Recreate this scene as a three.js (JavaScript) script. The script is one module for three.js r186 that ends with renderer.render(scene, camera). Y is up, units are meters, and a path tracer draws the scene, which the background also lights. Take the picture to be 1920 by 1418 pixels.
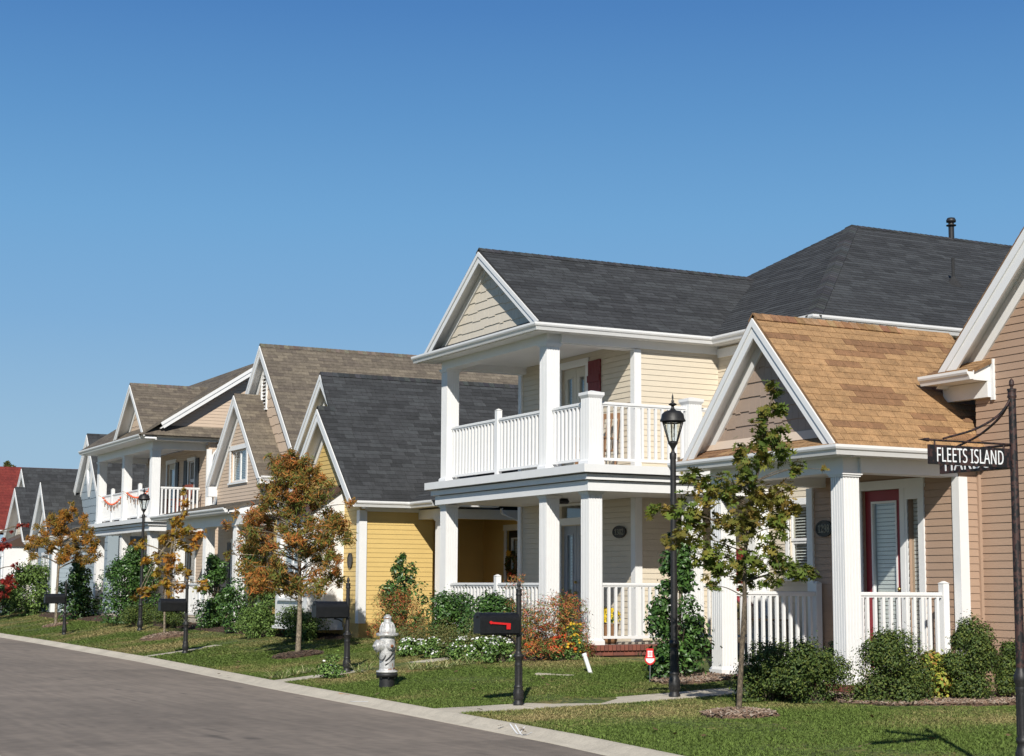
import * as THREE from 'three';
import { mergeGeometries } from 'three/addons/utils/BufferGeometryUtils.js';
import { FontLoader } from 'three/addons/loaders/FontLoader.js';
import { TextGeometry } from 'three/addons/geometries/TextGeometry.js';

// ------------------------------------------------------------------ camera, sky, sun, exposure
// x runs from the street towards the houses, s = -z runs along the street, y is up (metres).
const FPX = 3150, CX = 960, CY = 709, EYE = 1.6;              // photograph: 1920 x 1418
const YAW = 27.5 * Math.PI / 180, PITCH = 7.1 * Math.PI / 180, ROLL = 0.3 * Math.PI / 180;
const V3 = (x, y, z) => new THREE.Vector3(x, y, z);
const camF = V3(Math.sin(YAW) * Math.cos(PITCH), Math.sin(PITCH), -Math.cos(YAW) * Math.cos(PITCH));
const r0 = V3(Math.cos(YAW), 0, Math.sin(YAW)), u0v = r0.clone().cross(camF);
const camR = r0.clone().multiplyScalar(Math.cos(ROLL)).addScaledVector(u0v, Math.sin(ROLL));
const camU = u0v.clone().multiplyScalar(Math.cos(ROLL)).addScaledVector(r0, -Math.sin(ROLL));
const scene = new THREE.Scene();
const camera = new THREE.PerspectiveCamera(2 * Math.atan(CY / FPX) * 180 / Math.PI, 1024 / 756, 0.1, 4000);
camera.position.set(0, EYE, 0); camera.up.copy(camU); camera.lookAt(camF.x, EYE + camF.y, camF.z);

// clear autumn sky, computed: colour depends on the elevation only
{
  const w = 64, h = 512, d = new Float32Array(w * h * 4);
  const E = [0, 2.5, 4.9, 8.9, 12.4, 15.9, 19.6, 28, 45, 90];
  const T = [[0.40, 0.54, 0.66], [0.36, 0.53, 0.68], [0.318, 0.508, 0.69], [0.216, 0.423, 0.679], [0.165, 0.380, 0.660], [0.115, 0.300, 0.590], [0.076, 0.222, 0.513], [0.046, 0.140, 0.36], [0.028, 0.088, 0.24], [0.018, 0.058, 0.165]];
  for (let j = 0; j < h; j++) {
    const el = ((j + 0.5) / h - 0.5) * 180; let k0 = 0; while (k0 < E.length - 2 && el > E[k0 + 1]) k0++;
    const tt = Math.min(1, Math.max(0, (el - E[k0]) / (E[k0 + 1] - E[k0]))), c = T[k0].map((v, i) => (v + (T[k0 + 1][i] - v) * tt) / 1.22);
    for (let i = 0; i < w; i++) { const k = (j * w + i) * 4; d[k] = c[0]; d[k + 1] = c[1]; d[k + 2] = c[2]; d[k + 3] = 1; }
  }
  const t = new THREE.DataTexture(d, w, h, THREE.RGBAFormat, THREE.FloatType);
  t.mapping = THREE.EquirectangularReflectionMapping; t.magFilter = THREE.LinearFilter; t.minFilter = THREE.LinearFilter; t.needsUpdate = true;
  scene.background = t; scene.environment = t;
}
const SUN_AZ = 32 * Math.PI / 180, SUN_EL = 34 * Math.PI / 180;
const sun = new THREE.DirectionalLight(new THREE.Color(1, 0.955, 0.865), 4.7);
sun.position.set(12 - 60 * Math.sin(SUN_AZ) * Math.cos(SUN_EL), 60 * Math.sin(SUN_EL), -25 + 60 * Math.cos(SUN_AZ) * Math.cos(SUN_EL));
sun.target.position.set(12, 0, -25); scene.add(sun, sun.target);
sun.castShadow = true; sun.shadow.mapSize.set(4096, 4096);
Object.assign(sun.shadow.camera, { left: -50, right: 50, top: 50, bottom: -50, near: 1, far: 180 });
const renderer = new THREE.WebGLRenderer({ antialias: true });
renderer.toneMapping = THREE.LinearToneMapping; renderer.toneMappingExposure = 1.22; renderer.shadowMap.enabled = true;

// ------------------------------------------------------------------ helpers
function rng(seed) { let a = seed >>> 0; return () => { a = (a + 0x6D2B79F5) >>> 0; let t = a; t = Math.imul(t ^ (t >>> 15), t | 1); t ^= t + Math.imul(t ^ (t >>> 7), t | 61); return ((t ^ (t >>> 14)) >>> 0) / 4294967296; }; }
const R = rng(7);
const rr = (a, b, r = R) => a + (b - a) * r();
const lerp = (a, b, t) => a + (b - a) * t, clamp = (v, a, b) => Math.min(b, Math.max(a, v));
const interp = (x, xs, ys) => { if (x <= xs[0]) return ys[0]; for (let i = 1; i < xs.length; i++) if (x <= xs[i]) return lerp(ys[i - 1], ys[i], (x - xs[i - 1]) / (xs[i] - xs[i - 1])); return ys[ys.length - 1]; };
// kerb line and lawn height
const kerbX = s => interp(s, [-40, 0, 13, 15.5, 20, 25.7, 35.3, 47, 54.5, 80, 140], [6.6, 8.0, 8.6, 8.85, 9.08, 9.32, 9.9, 10.3, 10.45, 11.0, 12.6]);
const yardTop = s => interp(s, [0, 17.5, 19, 22, 30, 50, 140], [0.2, 0.24, 0.3, 0.46, 0.53, 0.57, 0.6]);
function gh(x, s) { const k = kerbX(s), t = clamp((x - k) / (13.7 - k), 0, 1); return 0.07 + (yardTop(s) - 0.07) * t; }
// a pixel of the photograph gives a direction; the ground it meets gives the distance
const ray = (u, v) => camF.clone().addScaledVector(camR, (u - CX) / FPX).addScaledVector(camU, -(v - CY) / FPX);
function gp(u, v) { let y = 0.2, x = 0, s = 0; const d = ray(u, v); for (let i = 0; i < 80; i++) { const t = (y - EYE) / d.y; x = d.x * t; s = -d.z * t; y = 0.7 * y + 0.3 * gh(x, s); } return { x, y, s }; }
function onX(u, v, X) { const d = ray(u, v), t = X / d.x; return { x: X, y: EYE + d.y * t, s: -d.z * t }; }
const depthOf = p => V3(p.x, p.y - EYE, -p.s).dot(camF);
const ppm = p => FPX / depthOf(p);
const fwdH = V3(camF.x, 0, camF.z).normalize(), depthH = p => p.x * fwdH.x - p.s * fwdH.z;   // distance measured level, so upright things stay upright
const atDepth = (u, v, dep) => { const d = ray(u, v); d.multiplyScalar(dep / (d.x * fwdH.x + d.z * fwdH.z)); return V3(d.x, d.y + EYE, d.z); };

// --- textures
function pnoise(size, cell, seed) {                            // periodic value noise
  const n = Math.max(1, Math.round(size / cell)), r = rng(seed), g = new Float32Array(n * n); for (let i = 0; i < g.length; i++) g[i] = r();
  return (x, y) => { const fx = x / size * n, fy = y / size * n; const ix = Math.floor(fx), iy = Math.floor(fy); let tx = fx - ix, ty = fy - iy; tx = tx * tx * (3 - 2 * tx); ty = ty * ty * (3 - 2 * ty);
    const a = g[(iy % n) * n + ix % n], b = g[(iy % n) * n + (ix + 1) % n], c = g[((iy + 1) % n) * n + ix % n], d = g[((iy + 1) % n) * n + (ix + 1) % n]; return lerp(lerp(a, b, tx), lerp(c, d, tx), ty); };
}
function tex(size, metres, fn, srgb = true) {
  const d = new Uint8Array(size * size * 4);
  for (let y = 0; y < size; y++) for (let x = 0; x < size; x++) { const c = fn(x, y), k = (y * size + x) * 4; for (let i = 0; i < 3; i++) d[k + i] = clamp(Math.round(c[i] * 255), 0, 255); d[k + 3] = 255; }
  const t = new THREE.DataTexture(d, size, size); t.wrapS = t.wrapT = THREE.RepeatWrapping; t.repeat.set(1 / metres, 1 / metres);
  t.magFilter = THREE.LinearFilter; t.minFilter = THREE.LinearMipmapLinearFilter; t.generateMipmaps = true; if (srgb) t.colorSpace = THREE.SRGBColorSpace; t.needsUpdate = true; return t;
}
const nA = pnoise(512, 2, 11), nB = pnoise(512, 9, 12), nC = pnoise(512, 40, 13), nD = pnoise(512, 128, 14), nE = pnoise(512, 4, 15), nF = pnoise(512, 20, 16);
const G = v => [v, v, v];
const TX = {
  granule: tex(512, 0.9, (x, y) => { const v = 0.80 + 0.30 * (nA(x, y) - 0.5) + 0.16 * (nE(x, y) - 0.5) + 0.12 * (nC(x, y) - 0.5); return G(v); }),
  asphalt: tex(512, 2.2, (x, y) => { const v = 0.80 + 0.26 * (nA(x, y) - 0.5) + 0.14 * (nE(x, y) - 0.5) + 0.05 * (nF(x, y) - 0.5); return [v, v * 0.985, v * 0.965]; }),
  concrete: tex(512, 2.0, (x, y) => { const v = 0.9 + 0.10 * (nA(x, y) - 0.5) + 0.05 * (nB(x, y) - 0.5) + 0.05 * (nC(x, y) - 0.5) + 0.05 * (nD(x, y) - 0.5); return [v, v * 0.99, v * 0.965]; }),
  paint: tex(512, 1.6, (x, y) => { const v = 0.982 + 0.010 * (nB(x, y) - 0.5) + 0.014 * (nC(x, y) - 0.5) + 0.012 * (nA(x, y) - 0.5); return [v, v, v * 0.996]; }),
  bark: tex(512, 0.5, (x, y) => { const v = 0.66 + 0.5 * (nE((x * 2.5) % 512, y * 0.5) - 0.5) + 0.35 * (nF(x, (y * 0.6) % 512) - 0.5); return [v, v * 0.95, v * 0.86]; }),
  mulch: tex(512, 1.2, (x, y) => { const a = nE(x, (y * 3) % 512), b = nB((x * 2) % 512, y), c = nC(x, y); const v = 0.34 + 0.5 * (a * b) + 0.3 * (a - 0.5) + 0.1 * (c - 0.5); return [v * 1.0, v * 0.80, v * 0.64]; }),
  rust: tex(512, 0.7, (x, y) => { const m = nF(x, y) * 0.6 + nB(x, y) * 0.4; const p = clamp((m - 0.46) * 9, 0, 1), g = 0.85 + 0.3 * (nA(x, y) - 0.5); return [lerp(0.17, 0.40, p) * g, lerp(0.155, 0.29, p) * g, lerp(0.155, 0.265, p) * g]; }),
  iron: tex(512, 0.6, (x, y) => { const v = 0.85 + 0.2 * (nB(x, y) - 0.5) + 0.2 * (nA(x, y) - 0.5) + 0.15 * (nC(x, y) - 0.5); return G(v); }),
};
// woodgrain relief of fibre-cement boards (long along u)
TX.grain = tex(512, 0.8, (x, y) => { const v = 0.5 + 0.5 * (nE((x * 0.25) % 512, (y * 2) % 512) - 0.5) + 0.3 * (nB((x * 0.3) % 512, (y * 2) % 512) - 0.5); return G(v); }, false);
TX.lawn = tex(1024, 7.3, (x, y) => {
  const X = x / 2, Y = y / 2;
  const p = 0.45 * nD(X, Y) + 0.3 * nC(X, Y) + 0.25 * nF(X, Y), f = nA(X, Y) * 0.5 + nE(X, Y) * 0.5;
  const straw = clamp((p - 0.5) * 5 + (f - 0.5) * 1.6 + 0.08, 0, 1); const l = 0.8 + 0.7 * (f - 0.5);
  return [lerp(0.40, 0.64, straw) * l, lerp(0.475, 0.575, straw) * l, lerp(0.17, 0.34, straw) * l];
});
TX.road = (() => { // colour of the whole carriageway, metre scale: patches, tyre scuffs, oil
  const S = 1024, a = pnoise(S, 6, 61), b = pnoise(S, 40, 62), c = pnoise(S, 190, 63), e = pnoise(S, 14, 64);
  return tex(S, 16, (x, y) => { let v = 0.475 + 0.05 * (a(x, y) - 0.5) + 0.045 * (b(x, y) - 0.5) + 0.07 * (c(x, (y * 0.5) % S) - 0.5) + 0.05 * (e((x * 3) % S, (y * 0.25) % S) - 0.5);
    const st = e((x * 2) % S, (y * 0.5) % S) * b(x, (y * 0.5) % S); if (st > 0.62) v -= (st - 0.62) * 0.5; return [v * 1.06, v * 0.97, v * 0.885]; });
})();

// --- materials (linear base colours)
const C = (r, g, b) => new THREE.Color().setRGB(r, g, b);
const std = (c, o = {}) => new THREE.MeshStandardMaterial({ color: C(...c), roughness: 0.7, ...o });
const bumpG = { bumpMap: TX.grain, bumpScale: 0.0012 };
const MAT = {
  white: std([0.744, 0.743, 0.747], { roughness: 0.42, map: TX.paint }),
  trim: std([0.744, 0.743, 0.747], { roughness: 0.42, map: TX.paint }),
  cream: std([0.615, 0.542, 0.435], { roughness: 0.62, map: TX.paint, ...bumpG }),
  creamShake: std([0.635, 0.57, 0.48], { roughness: 0.65, map: TX.paint, ...bumpG }),
  taupe: std([0.388, 0.265, 0.191], { roughness: 0.62, map: TX.paint, ...bumpG }),
  taupeShake: std([0.353, 0.265, 0.210], { roughness: 0.65, map: TX.paint, ...bumpG }),
  yellow: std([0.605, 0.43, 0.16], { roughness: 0.6, map: TX.paint, ...bumpG }),
  beige: std([0.547, 0.426, 0.327], { roughness: 0.62, map: TX.paint, ...bumpG }),
  blue: std([0.274, 0.330, 0.377], { roughness: 0.62, map: TX.paint, ...bumpG }),
  redPaint: std([0.25, 0.02, 0.03], { roughness: 0.4, map: TX.paint }),
  shutterRed: std([0.16, 0.016, 0.02], { roughness: 0.55, map: TX.paint }),
  blackPaint: std([0.018, 0.018, 0.02], { roughness: 0.5 }),
  doorGrey: std([0.28, 0.30, 0.33], { roughness: 0.45 }),
  doorCream: std([0.55, 0.52, 0.45], { roughness: 0.5 }),
  shingle: std([1, 1, 1], { roughness: 0.92, vertexColors: true, map: TX.granule, bumpMap: TX.granule, bumpScale: 0.0015 }),
  deckDark: std([0.04, 0.04, 0.042], { roughness: 0.95, map: TX.granule }), deckTan: std([0.3, 0.17, 0.08], { roughness: 0.95, map: TX.granule }),
  deckBrown: std([0.17, 0.145, 0.115], { roughness: 0.95, map: TX.granule }), deckRed: std([0.27, 0.03, 0.022], { roughness: 0.95, map: TX.granule }),
  metalRoof: std([0.10, 0.065, 0.05], { roughness: 0.4, metalness: 0.3 }),
  glass: new THREE.MeshPhysicalMaterial({ color: C(0.95, 0.97, 0.97), transmission: 1, thickness: 0, roughness: 0.02, ior: 1.5 }),
  blind: std([0.66, 0.66, 0.63], { roughness: 0.6 }), room: std([0.42, 0.39, 0.34], { roughness: 0.9 }),
  iron: std([0.030, 0.029, 0.029], { roughness: 0.5, metalness: 0.25, map: TX.iron, bumpMap: TX.iron, bumpScale: 0.001 }),
  ironRust: std([0.55, 0.5, 0.5], { roughness: 0.6, metalness: 0.15, map: TX.rust, bumpMap: TX.rust, bumpScale: 0.001 }),
  boxBlack: std([0.012, 0.012, 0.013], { roughness: 0.38, map: TX.iron }),
  flagRed: std([0.55, 0.015, 0.015], { roughness: 0.4 }),
  silver: std([0.72, 0.71, 0.69], { roughness: 0.42, metalness: 0.3, map: TX.iron }),
  hydrantBlack: std([0.02, 0.02, 0.02], { roughness: 0.6, map: TX.iron }), rustSpot: std([0.30, 0.11, 0.04], { roughness: 0.9, map: TX.iron }),
  chain: std([0.45, 0.45, 0.43], { roughness: 0.35, metalness: 0.8 }),
  brick: std([0.26, 0.09, 0.065], { roughness: 0.85, map: TX.concrete }), brickB: std([0.20, 0.075, 0.06], { roughness: 0.85, map: TX.concrete }), mortar: std([0.52, 0.47, 0.42], { roughness: 0.95, map: TX.concrete }),
  yellowBrick: std([0.62, 0.42, 0.15], { roughness: 0.8, map: TX.concrete }),
  concrete: std([0.580, 0.530, 0.450], { roughness: 0.9, map: TX.concrete, bumpMap: TX.concrete, bumpScale: 0.0008 }),
  kerb: std([0.600, 0.550, 0.470], { roughness: 0.9, map: TX.concrete }),
  road: std([0.883, 0.874, 0.847], { roughness: 0.93, map: TX.road, bumpMap: TX.asphalt, bumpScale: 0.003 }),
  lawn: std([0.72, 0.72, 0.66], { roughness: 0.95, map: TX.lawn }),
  mulch: std([0.62, 0.6, 0.6], { roughness: 0.95, map: TX.mulch, bumpMap: TX.mulch, bumpScale: 0.012 }),
  mulchDark: std([0.28, 0.24, 0.21], { roughness: 0.95, map: TX.mulch, bumpMap: TX.mulch, bumpScale: 0.012 }),
  bark: std([0.26, 0.225, 0.19], { roughness: 0.9, map: TX.bark, bumpMap: TX.bark, bumpScale: 0.003 }),
  barkPale: std([0.44, 0.40, 0.35], { roughness: 0.9, map: TX.bark, bumpMap: TX.bark, bumpScale: 0.002 }),
  wood: std([0.22, 0.115, 0.055], { roughness: 0.6 }), woodRed: std([0.2, 0.05, 0.03], { roughness: 0.5 }),
  bronze: std([0.035, 0.034, 0.03], { roughness: 0.5, metalness: 0.4 }), bronzeLight: std([0.2, 0.19, 0.15], { roughness: 0.45, metalness: 0.5 }),
  brass: std([0.5, 0.36, 0.12], { roughness: 0.3, metalness: 0.9 }),
  signWhite: std([0.75, 0.75, 0.75], { roughness: 0.5 }), pvc: std([0.8, 0.8, 0.78], { roughness: 0.35 }),
};
const leafMat = (rough = 0.62, tr = 0.3, spec = 0.35) => new THREE.MeshPhysicalMaterial({ color: 0xffffff, roughness: rough, transmission: tr, thickness: 0, specularIntensity: spec, side: THREE.DoubleSide });
const LEAF = leafMat(0.7, 0.3), LEAFGLOSS = new THREE.MeshStandardMaterial({ color: 0xffffff, roughness: 0.4, side: THREE.DoubleSide }), GRASSM = new THREE.MeshStandardMaterial({ color: 0xffffff, roughness: 0.85, side: THREE.DoubleSide }), LEAFS = new THREE.MeshStandardMaterial({ color: 0xffffff, roughness: 0.7, side: THREE.DoubleSide }), PETAL = leafMat(0.7, 0.25);

// --- scene bookkeeping
const taken = {};
const numbered = n => { if (!(n in taken)) { taken[n] = 0; return n; } taken[n]++; return n + '_' + String(taken[n]).padStart(3, '0'); };
function tag(o, label, category, group) { o.userData.label = label; o.userData.category = category; if (group) o.userData.group = group; return o; }
function thing(name, label, category, x, y, s, group) { const g = new THREE.Group(); g.name = numbered(name); g.position.set(x, y, -s); scene.add(g); tag(g, label, category, group); return g; }
function baseOf(p) { while (p && p !== scene) { if (p.parent === scene) return p.position; p = p.parent; } return V3(0, 0, 0); }
function fin(g) {                                              // non-indexed, flat uv in metres by dominant normal
  let h = g.index ? g.toNonIndexed() : g; if (!h.attributes.normal) h.computeVertexNormals();
  const p = h.attributes.position, n = h.attributes.normal, uv = new Float32Array(p.count * 2);
  for (let i = 0; i < p.count; i += 3) {
    const ax = p.getX(i), ay = p.getY(i), az = p.getZ(i), bx = p.getX(i + 1) - ax, by = p.getY(i + 1) - ay, bz = p.getZ(i + 1) - az, cx = p.getX(i + 2) - ax, cy = p.getY(i + 2) - ay, cz = p.getZ(i + 2) - az;
    const nx = Math.abs(by * cz - bz * cy), ny = Math.abs(bz * cx - bx * cz), nz = Math.abs(bx * cy - by * cx);
    for (let k = i; k < i + 3; k++) { const X = p.getX(k), Y = p.getY(k), Z = p.getZ(k); if (ny >= nx && ny >= nz) { uv[2 * k] = X; uv[2 * k + 1] = Z; } else if (nx >= nz) { uv[2 * k] = Z; uv[2 * k + 1] = Y; } else { uv[2 * k] = X; uv[2 * k + 1] = Y; } }
  }
  h.setAttribute('uv', new THREE.BufferAttribute(uv, 2));
  for (const k of Object.keys(h.attributes)) if (!['position', 'normal', 'uv', 'color'].includes(k)) h.deleteAttribute(k);
  return h;
}
function M(name, geos, mat, parent = scene, local = false) {
  const list = (Array.isArray(geos) ? geos : [geos]).map(fin);
  let g = list.length > 1 ? mergeGeometries(list, false) : list[0];
  const m = new THREE.Mesh(g, mat); m.name = parent === scene ? numbered(name) : name; m.castShadow = m.receiveShadow = true; parent.add(m);
  if (!local && parent !== scene) { const b = baseOf(m); g.translate(-b.x, -b.y, -b.z); }
  return m;
}
const stuff = m => { m.userData.kind = 'stuff'; return m; };
const structure = m => { m.userData.kind = 'structure'; return m; };
function bx(x0, x1, y0, y1, s0, s1) { const g = new THREE.BoxGeometry(Math.abs(x1 - x0), Math.abs(y1 - y0), Math.abs(s1 - s0)); g.translate((x0 + x1) / 2, (y0 + y1) / 2, -(s0 + s1) / 2); return g; }
function triGeo(a) {                                           // array of V3 triples -> geometry, oriented outwards
  const p = new Float32Array(a.length * 3); let vol = 0;
  let cx = 0, cy = 0, cz = 0; for (const v of a) { cx += v.x; cy += v.y; cz += v.z; } cx /= a.length; cy /= a.length; cz /= a.length;
  for (let i = 0; i < a.length; i += 3) { const [A, B, D] = [a[i], a[i + 1], a[i + 2]]; vol += (A.x - cx) * ((B.y - cy) * (D.z - cz) - (B.z - cz) * (D.y - cy)) + (A.y - cy) * ((B.z - cz) * (D.x - cx) - (B.x - cx) * (D.z - cz)) + (A.z - cz) * ((B.x - cx) * (D.y - cy) - (B.y - cy) * (D.x - cx)); }
  for (let i = 0; i < a.length; i += 3) { const o = vol < 0 ? [0, 2, 1] : [0, 1, 2]; for (let k = 0; k < 3; k++) { const v = a[i + o[k]]; p[(i + k) * 3] = v.x; p[(i + k) * 3 + 1] = v.y; p[(i + k) * 3 + 2] = v.z; } }
  const g = new THREE.BufferGeometry(); g.setAttribute('position', new THREE.BufferAttribute(p, 3)); g.computeVertexNormals(); return g;
}
function prism(poly, map, w0, w1, holes = []) {                // polygon (a,b) extruded along w
  const V2 = q => q.map(([a, b]) => new THREE.Vector2(a, b)); let c = V2(poly); if (THREE.ShapeUtils.isClockWise(c)) c.reverse();
  const hs = holes.map(h => { const v = V2(h); if (!THREE.ShapeUtils.isClockWise(v)) v.reverse(); return v; });
  const f = THREE.ShapeUtils.triangulateShape(c, hs), all = [c, ...hs].flat(), t = [];
  const A = all.map(q => map(q.x, q.y, w0)), B = all.map(q => map(q.x, q.y, w1));
  for (const [i, j, k] of f) { t.push(A[i], A[k], A[j], B[i], B[j], B[k]); }
  let o = 0; for (const loop of [c, ...hs]) { for (let i = 0; i < loop.length; i++) { const a = o + i, b = o + (i + 1) % loop.length; t.push(A[a], A[b], B[b], A[a], B[b], B[a]); } o += loop.length; }
  return triGeo(t);
}
const polyX = (poly, x0, x1, holes) => prism(poly, (s, y, w) => V3(w, y, -s), x0, x1, holes);      // (s,y) outline
const polyS = (poly, s0, s1, holes) => prism(poly, (x, y, w) => V3(x, y, -w), s0, s1, holes);      // (x,y) outline
const polyY = (poly, y0, y1) => prism(poly, (x, s, w) => V3(x, w, -s), y0, y1);                    // (x,s) outline
function hexa(b, t) { const q = (p, i, j, k, l) => [p[i], p[j], p[k], p[i], p[k], p[l]]; const a = [...q(b, 0, 3, 2, 1), ...q(t, 0, 1, 2, 3)]; for (let i = 0; i < 4; i++) { const j = (i + 1) % 4; a.push(b[i], b[j], t[j], b[i], t[j], t[i]); } return triGeo(a); }
function tube(pts, r0, r1, seg = 7, n = 0) {                   // tapered tube through points
  const c = new THREE.CatmullRomCurve3(pts), N = n || Math.max(3, pts.length * 3), P = [], idx = [], nor = [];
  const fr = c.computeFrenetFrames(N, false);
  for (let i = 0; i <= N; i++) { const p = c.getPoint(i / N), r = lerp(r0, r1, i / N); for (let k = 0; k < seg; k++) { const a = k / seg * 6.2832, d = fr.normals[i].clone().multiplyScalar(Math.cos(a)).addScaledVector(fr.binormals[i], Math.sin(a)); P.push(p.x + d.x * r, p.y + d.y * r, p.z + d.z * r); nor.push(d.x, d.y, d.z); } }
  for (let i = 0; i < N; i++) for (let k = 0; k < seg; k++) { const a = i * seg + k, b = i * seg + (k + 1) % seg; idx.push(a, b, b + seg, a, b + seg, a + seg); }
  const g = new THREE.BufferGeometry(); g.setAttribute('position', new THREE.Float32BufferAttribute(P, 3)); g.setAttribute('normal', new THREE.Float32BufferAttribute(nor, 3)); g.setIndex(idx); return g;
}
const lathe = (prof, seg = 20) => new THREE.LatheGeometry(prof.map(([r, y]) => new THREE.Vector2(r, y)), seg);
const move = (g, x, y, z) => { g.translate(x, y, z); return g; };

// --- wall planes: front faces the street (-x), side faces back along the street (towards smaller s)
const front = X => ({ k: 'x', c: X, P: (u, y, n) => V3(X - n, y, -u) });
const side = S => ({ k: 's', c: S, P: (u, y, n) => V3(u, y, -(S - n)) });
const pbox = (pl, u0, u1, y0, y1, n0, n1) => pl.k === 'x' ? bx(pl.c - n1, pl.c - n0, y0, y1, u0, u1) : bx(u0, u1, y0, y1, pl.c - n1, pl.c - n0);
const rectPoly = (u0, u1, y0, y1) => [[u0, y0], [u1, y0], [u1, y1], [u0, y1]];
function spanAt(poly, y) { let a = Infinity, b = -Infinity; for (let i = 0; i < poly.length; i++) { const [u1, y1] = poly[i], [u2, y2] = poly[(i + 1) % poly.length]; if ((y1 <= y && y2 >= y) || (y2 <= y && y1 >= y)) { if (Math.abs(y2 - y1) < 1e-9) { a = Math.min(a, u1, u2); b = Math.max(b, u1, u2); } else { const u = u1 + (u2 - u1) * (y - y1) / (y2 - y1); a = Math.min(a, u); b = Math.max(b, u); } } } return a <= b ? [a, b] : null; }
function wall(parent, name, pl, poly, open, mat, o = {}) {     // backing wall with real openings + lap boards
  const holes = open.map(([a, b, c, d]) => rectPoly(a, b, c, d));
  const w = M(name, prism(poly, (u, y, n) => pl.P(u, y, n), -(o.thick || 0.1), 0, holes), mat, parent);
  const exp = o.exp || 0.1, ys = poly.map(p => p[1]), yMin = Math.min(...ys), yMax = Math.max(...ys), r = rng(o.seed || 5), merged = [];
  for (let y = yMin; y < yMax - 0.01; y += exp) {
    const y1 = Math.min(y + exp - (o.shake ? 0 : 0.0045), yMax - 0.002), lo = spanAt(poly, y + 0.001), hi = spanAt(poly, y1 - 0.001); if (!lo || !hi) continue;
    let segs = [[lo[0], lo[1], hi[0], hi[1]]];
    for (const [a, b, c, d] of open) { if (d < y + exp * 0.4 || c > y + exp * 0.6) continue; const nx = []; for (const q of segs) { if (b <= q[0] || a >= q[1]) { nx.push(q); continue; } if (a > q[0] + 0.02) nx.push([q[0], a, q[2], a]); if (b < q[1] - 0.02) nx.push([b, q[1], b, q[3]]); } segs = nx; }
    for (const q of segs) {
      const cuts = [];
      if (o.shake) { let u = q[0] - r() * 0.2; while (u < q[1]) { const wv = rr(0.11, 0.24, r); cuts.push([u, u + wv - 0.004, (r() < 0.35 ? 0.022 : 0) + r() * 0.004]); u += wv; } } else cuts.push([-1e9, 1e9, 0]);
      for (const [ca, cb, drop] of cuts) {
        const a0 = Math.max(q[0], ca), b0 = Math.min(q[1], cb), a1 = Math.max(q[2], ca), b1 = Math.min(q[3], cb); if (b0 - a0 < 0.02) continue;
        const e = 0.0004 * r(), nb = (o.shake ? 0.02 : 0.018) + e, nt = o.shake ? 0.004 : 0.009, b1c = Math.max(a1 + 0.001, b1), a1c = Math.min(a1, b1c - 0.001), yb = y - drop;
        const B = [pl.P(a0, yb, 0.001), pl.P(b0, yb, 0.001), pl.P(b1c, y1, 0.001), pl.P(a1c, y1, 0.001)], T = [pl.P(a0, yb, nb), pl.P(b0, yb, nb), pl.P(b1c, y1, nt), pl.P(a1c, y1, nt)];
        const g = hexa(B, T); if (o.merge) merged.push(g); else M(o.shake ? 'shake' : 'siding_board', g, mat, w);
      }
    }
  }
  if (merged.length) stuff(M(o.shake ? 'shakes' : 'siding_boards', merged, mat, w));
  return w;
}
// --- window in an opening [u0,u1,y0,y1]
function win(parent, pl, op, o = {}) {
  const [u0, u1, y0, y1] = op, c = o.casing ?? 0.09, m = o.mat || MAT.white, hgt = y1 - y0;
  const f = M(o.name || 'window', [pbox(pl, u0 - c, u0, y0 - 0.02, y1, 0, 0.035), pbox(pl, u1, u1 + c, y0 - 0.02, y1, 0, 0.035), pbox(pl, u0 - c - 0.02, u1 + c + 0.02, y1, y1 + c + 0.02, 0, 0.045)], m, parent);
  M('sill', pbox(pl, u0 - c - 0.03, u1 + c + 0.03, y0 - 0.07, y0 - 0.022, 0, 0.065), m, f);
  const sh = [], sw = 0.045, cols = o.cols || 1;
  for (let k = 0; k < cols; k++) {
    const a = lerp(u0, u1, k / cols), b = lerp(u0, u1, (k + 1) / cols), rows = o.single ? [[y0, y1]] : [[y0, y0 + hgt / 2], [y0 + hgt / 2, y1]];
    rows.forEach(([c0, c1], i) => {
      const n = (i ? -0.02 : -0.04); sh.push(pbox(pl, a, a + sw, c0, c1, n - 0.03, n), pbox(pl, b - sw, b, c0, c1, n - 0.03, n), pbox(pl, a + sw, b - sw, c0, c0 + sw, n - 0.03, n), pbox(pl, a + sw, b - sw, c1 - sw, c1, n - 0.03, n));
      M('pane', pbox(pl, a + sw, b - sw, c0 + sw, c1 - sw, n - 0.018, n - 0.014), MAT.glass, f);
    });
  }
  M('sash', sh, m, f);
  if (o.blind !== 0) { const sl = [], yb = lerp(y1, y0, o.blind ?? 1); for (let y = y1 - 0.03; y > yb; y -= 0.05) sl.push(hexa([pl.P(u0 + 0.02, y, -0.10), pl.P(u1 - 0.02, y, -0.10), pl.P(u1 - 0.02, y + 0.018, -0.14), pl.P(u0 + 0.02, y + 0.018, -0.14)], [pl.P(u0 + 0.02, y + 0.003, -0.10), pl.P(u1 - 0.02, y + 0.003, -0.10), pl.P(u1 - 0.02, y + 0.021, -0.14), pl.P(u0 + 0.02, y + 0.021, -0.14)])); stuff(M('blind', sl, MAT.blind, f)); }
  room(f, pl, op); return f;
}
function room(f, pl, [u0, u1, y0, y1]) { const e = 0.03; M('room', [pbox(pl, u0 - e, u1 + e, y0 - e, y1 + e, -2.32, -2.3), pbox(pl, u0 - e, u0 - 0.002, y0 - e, y1 + e, -2.3, -0.101), pbox(pl, u1 + 0.002, u1 + e, y0 - e, y1 + e, -2.3, -0.101), pbox(pl, u0, u1, y0 - e, y0 - 0.002, -2.3, -0.101), pbox(pl, u0, u1, y1 + 0.002, y1 + e, -2.3, -0.101)], MAT.room, f); }
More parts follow.
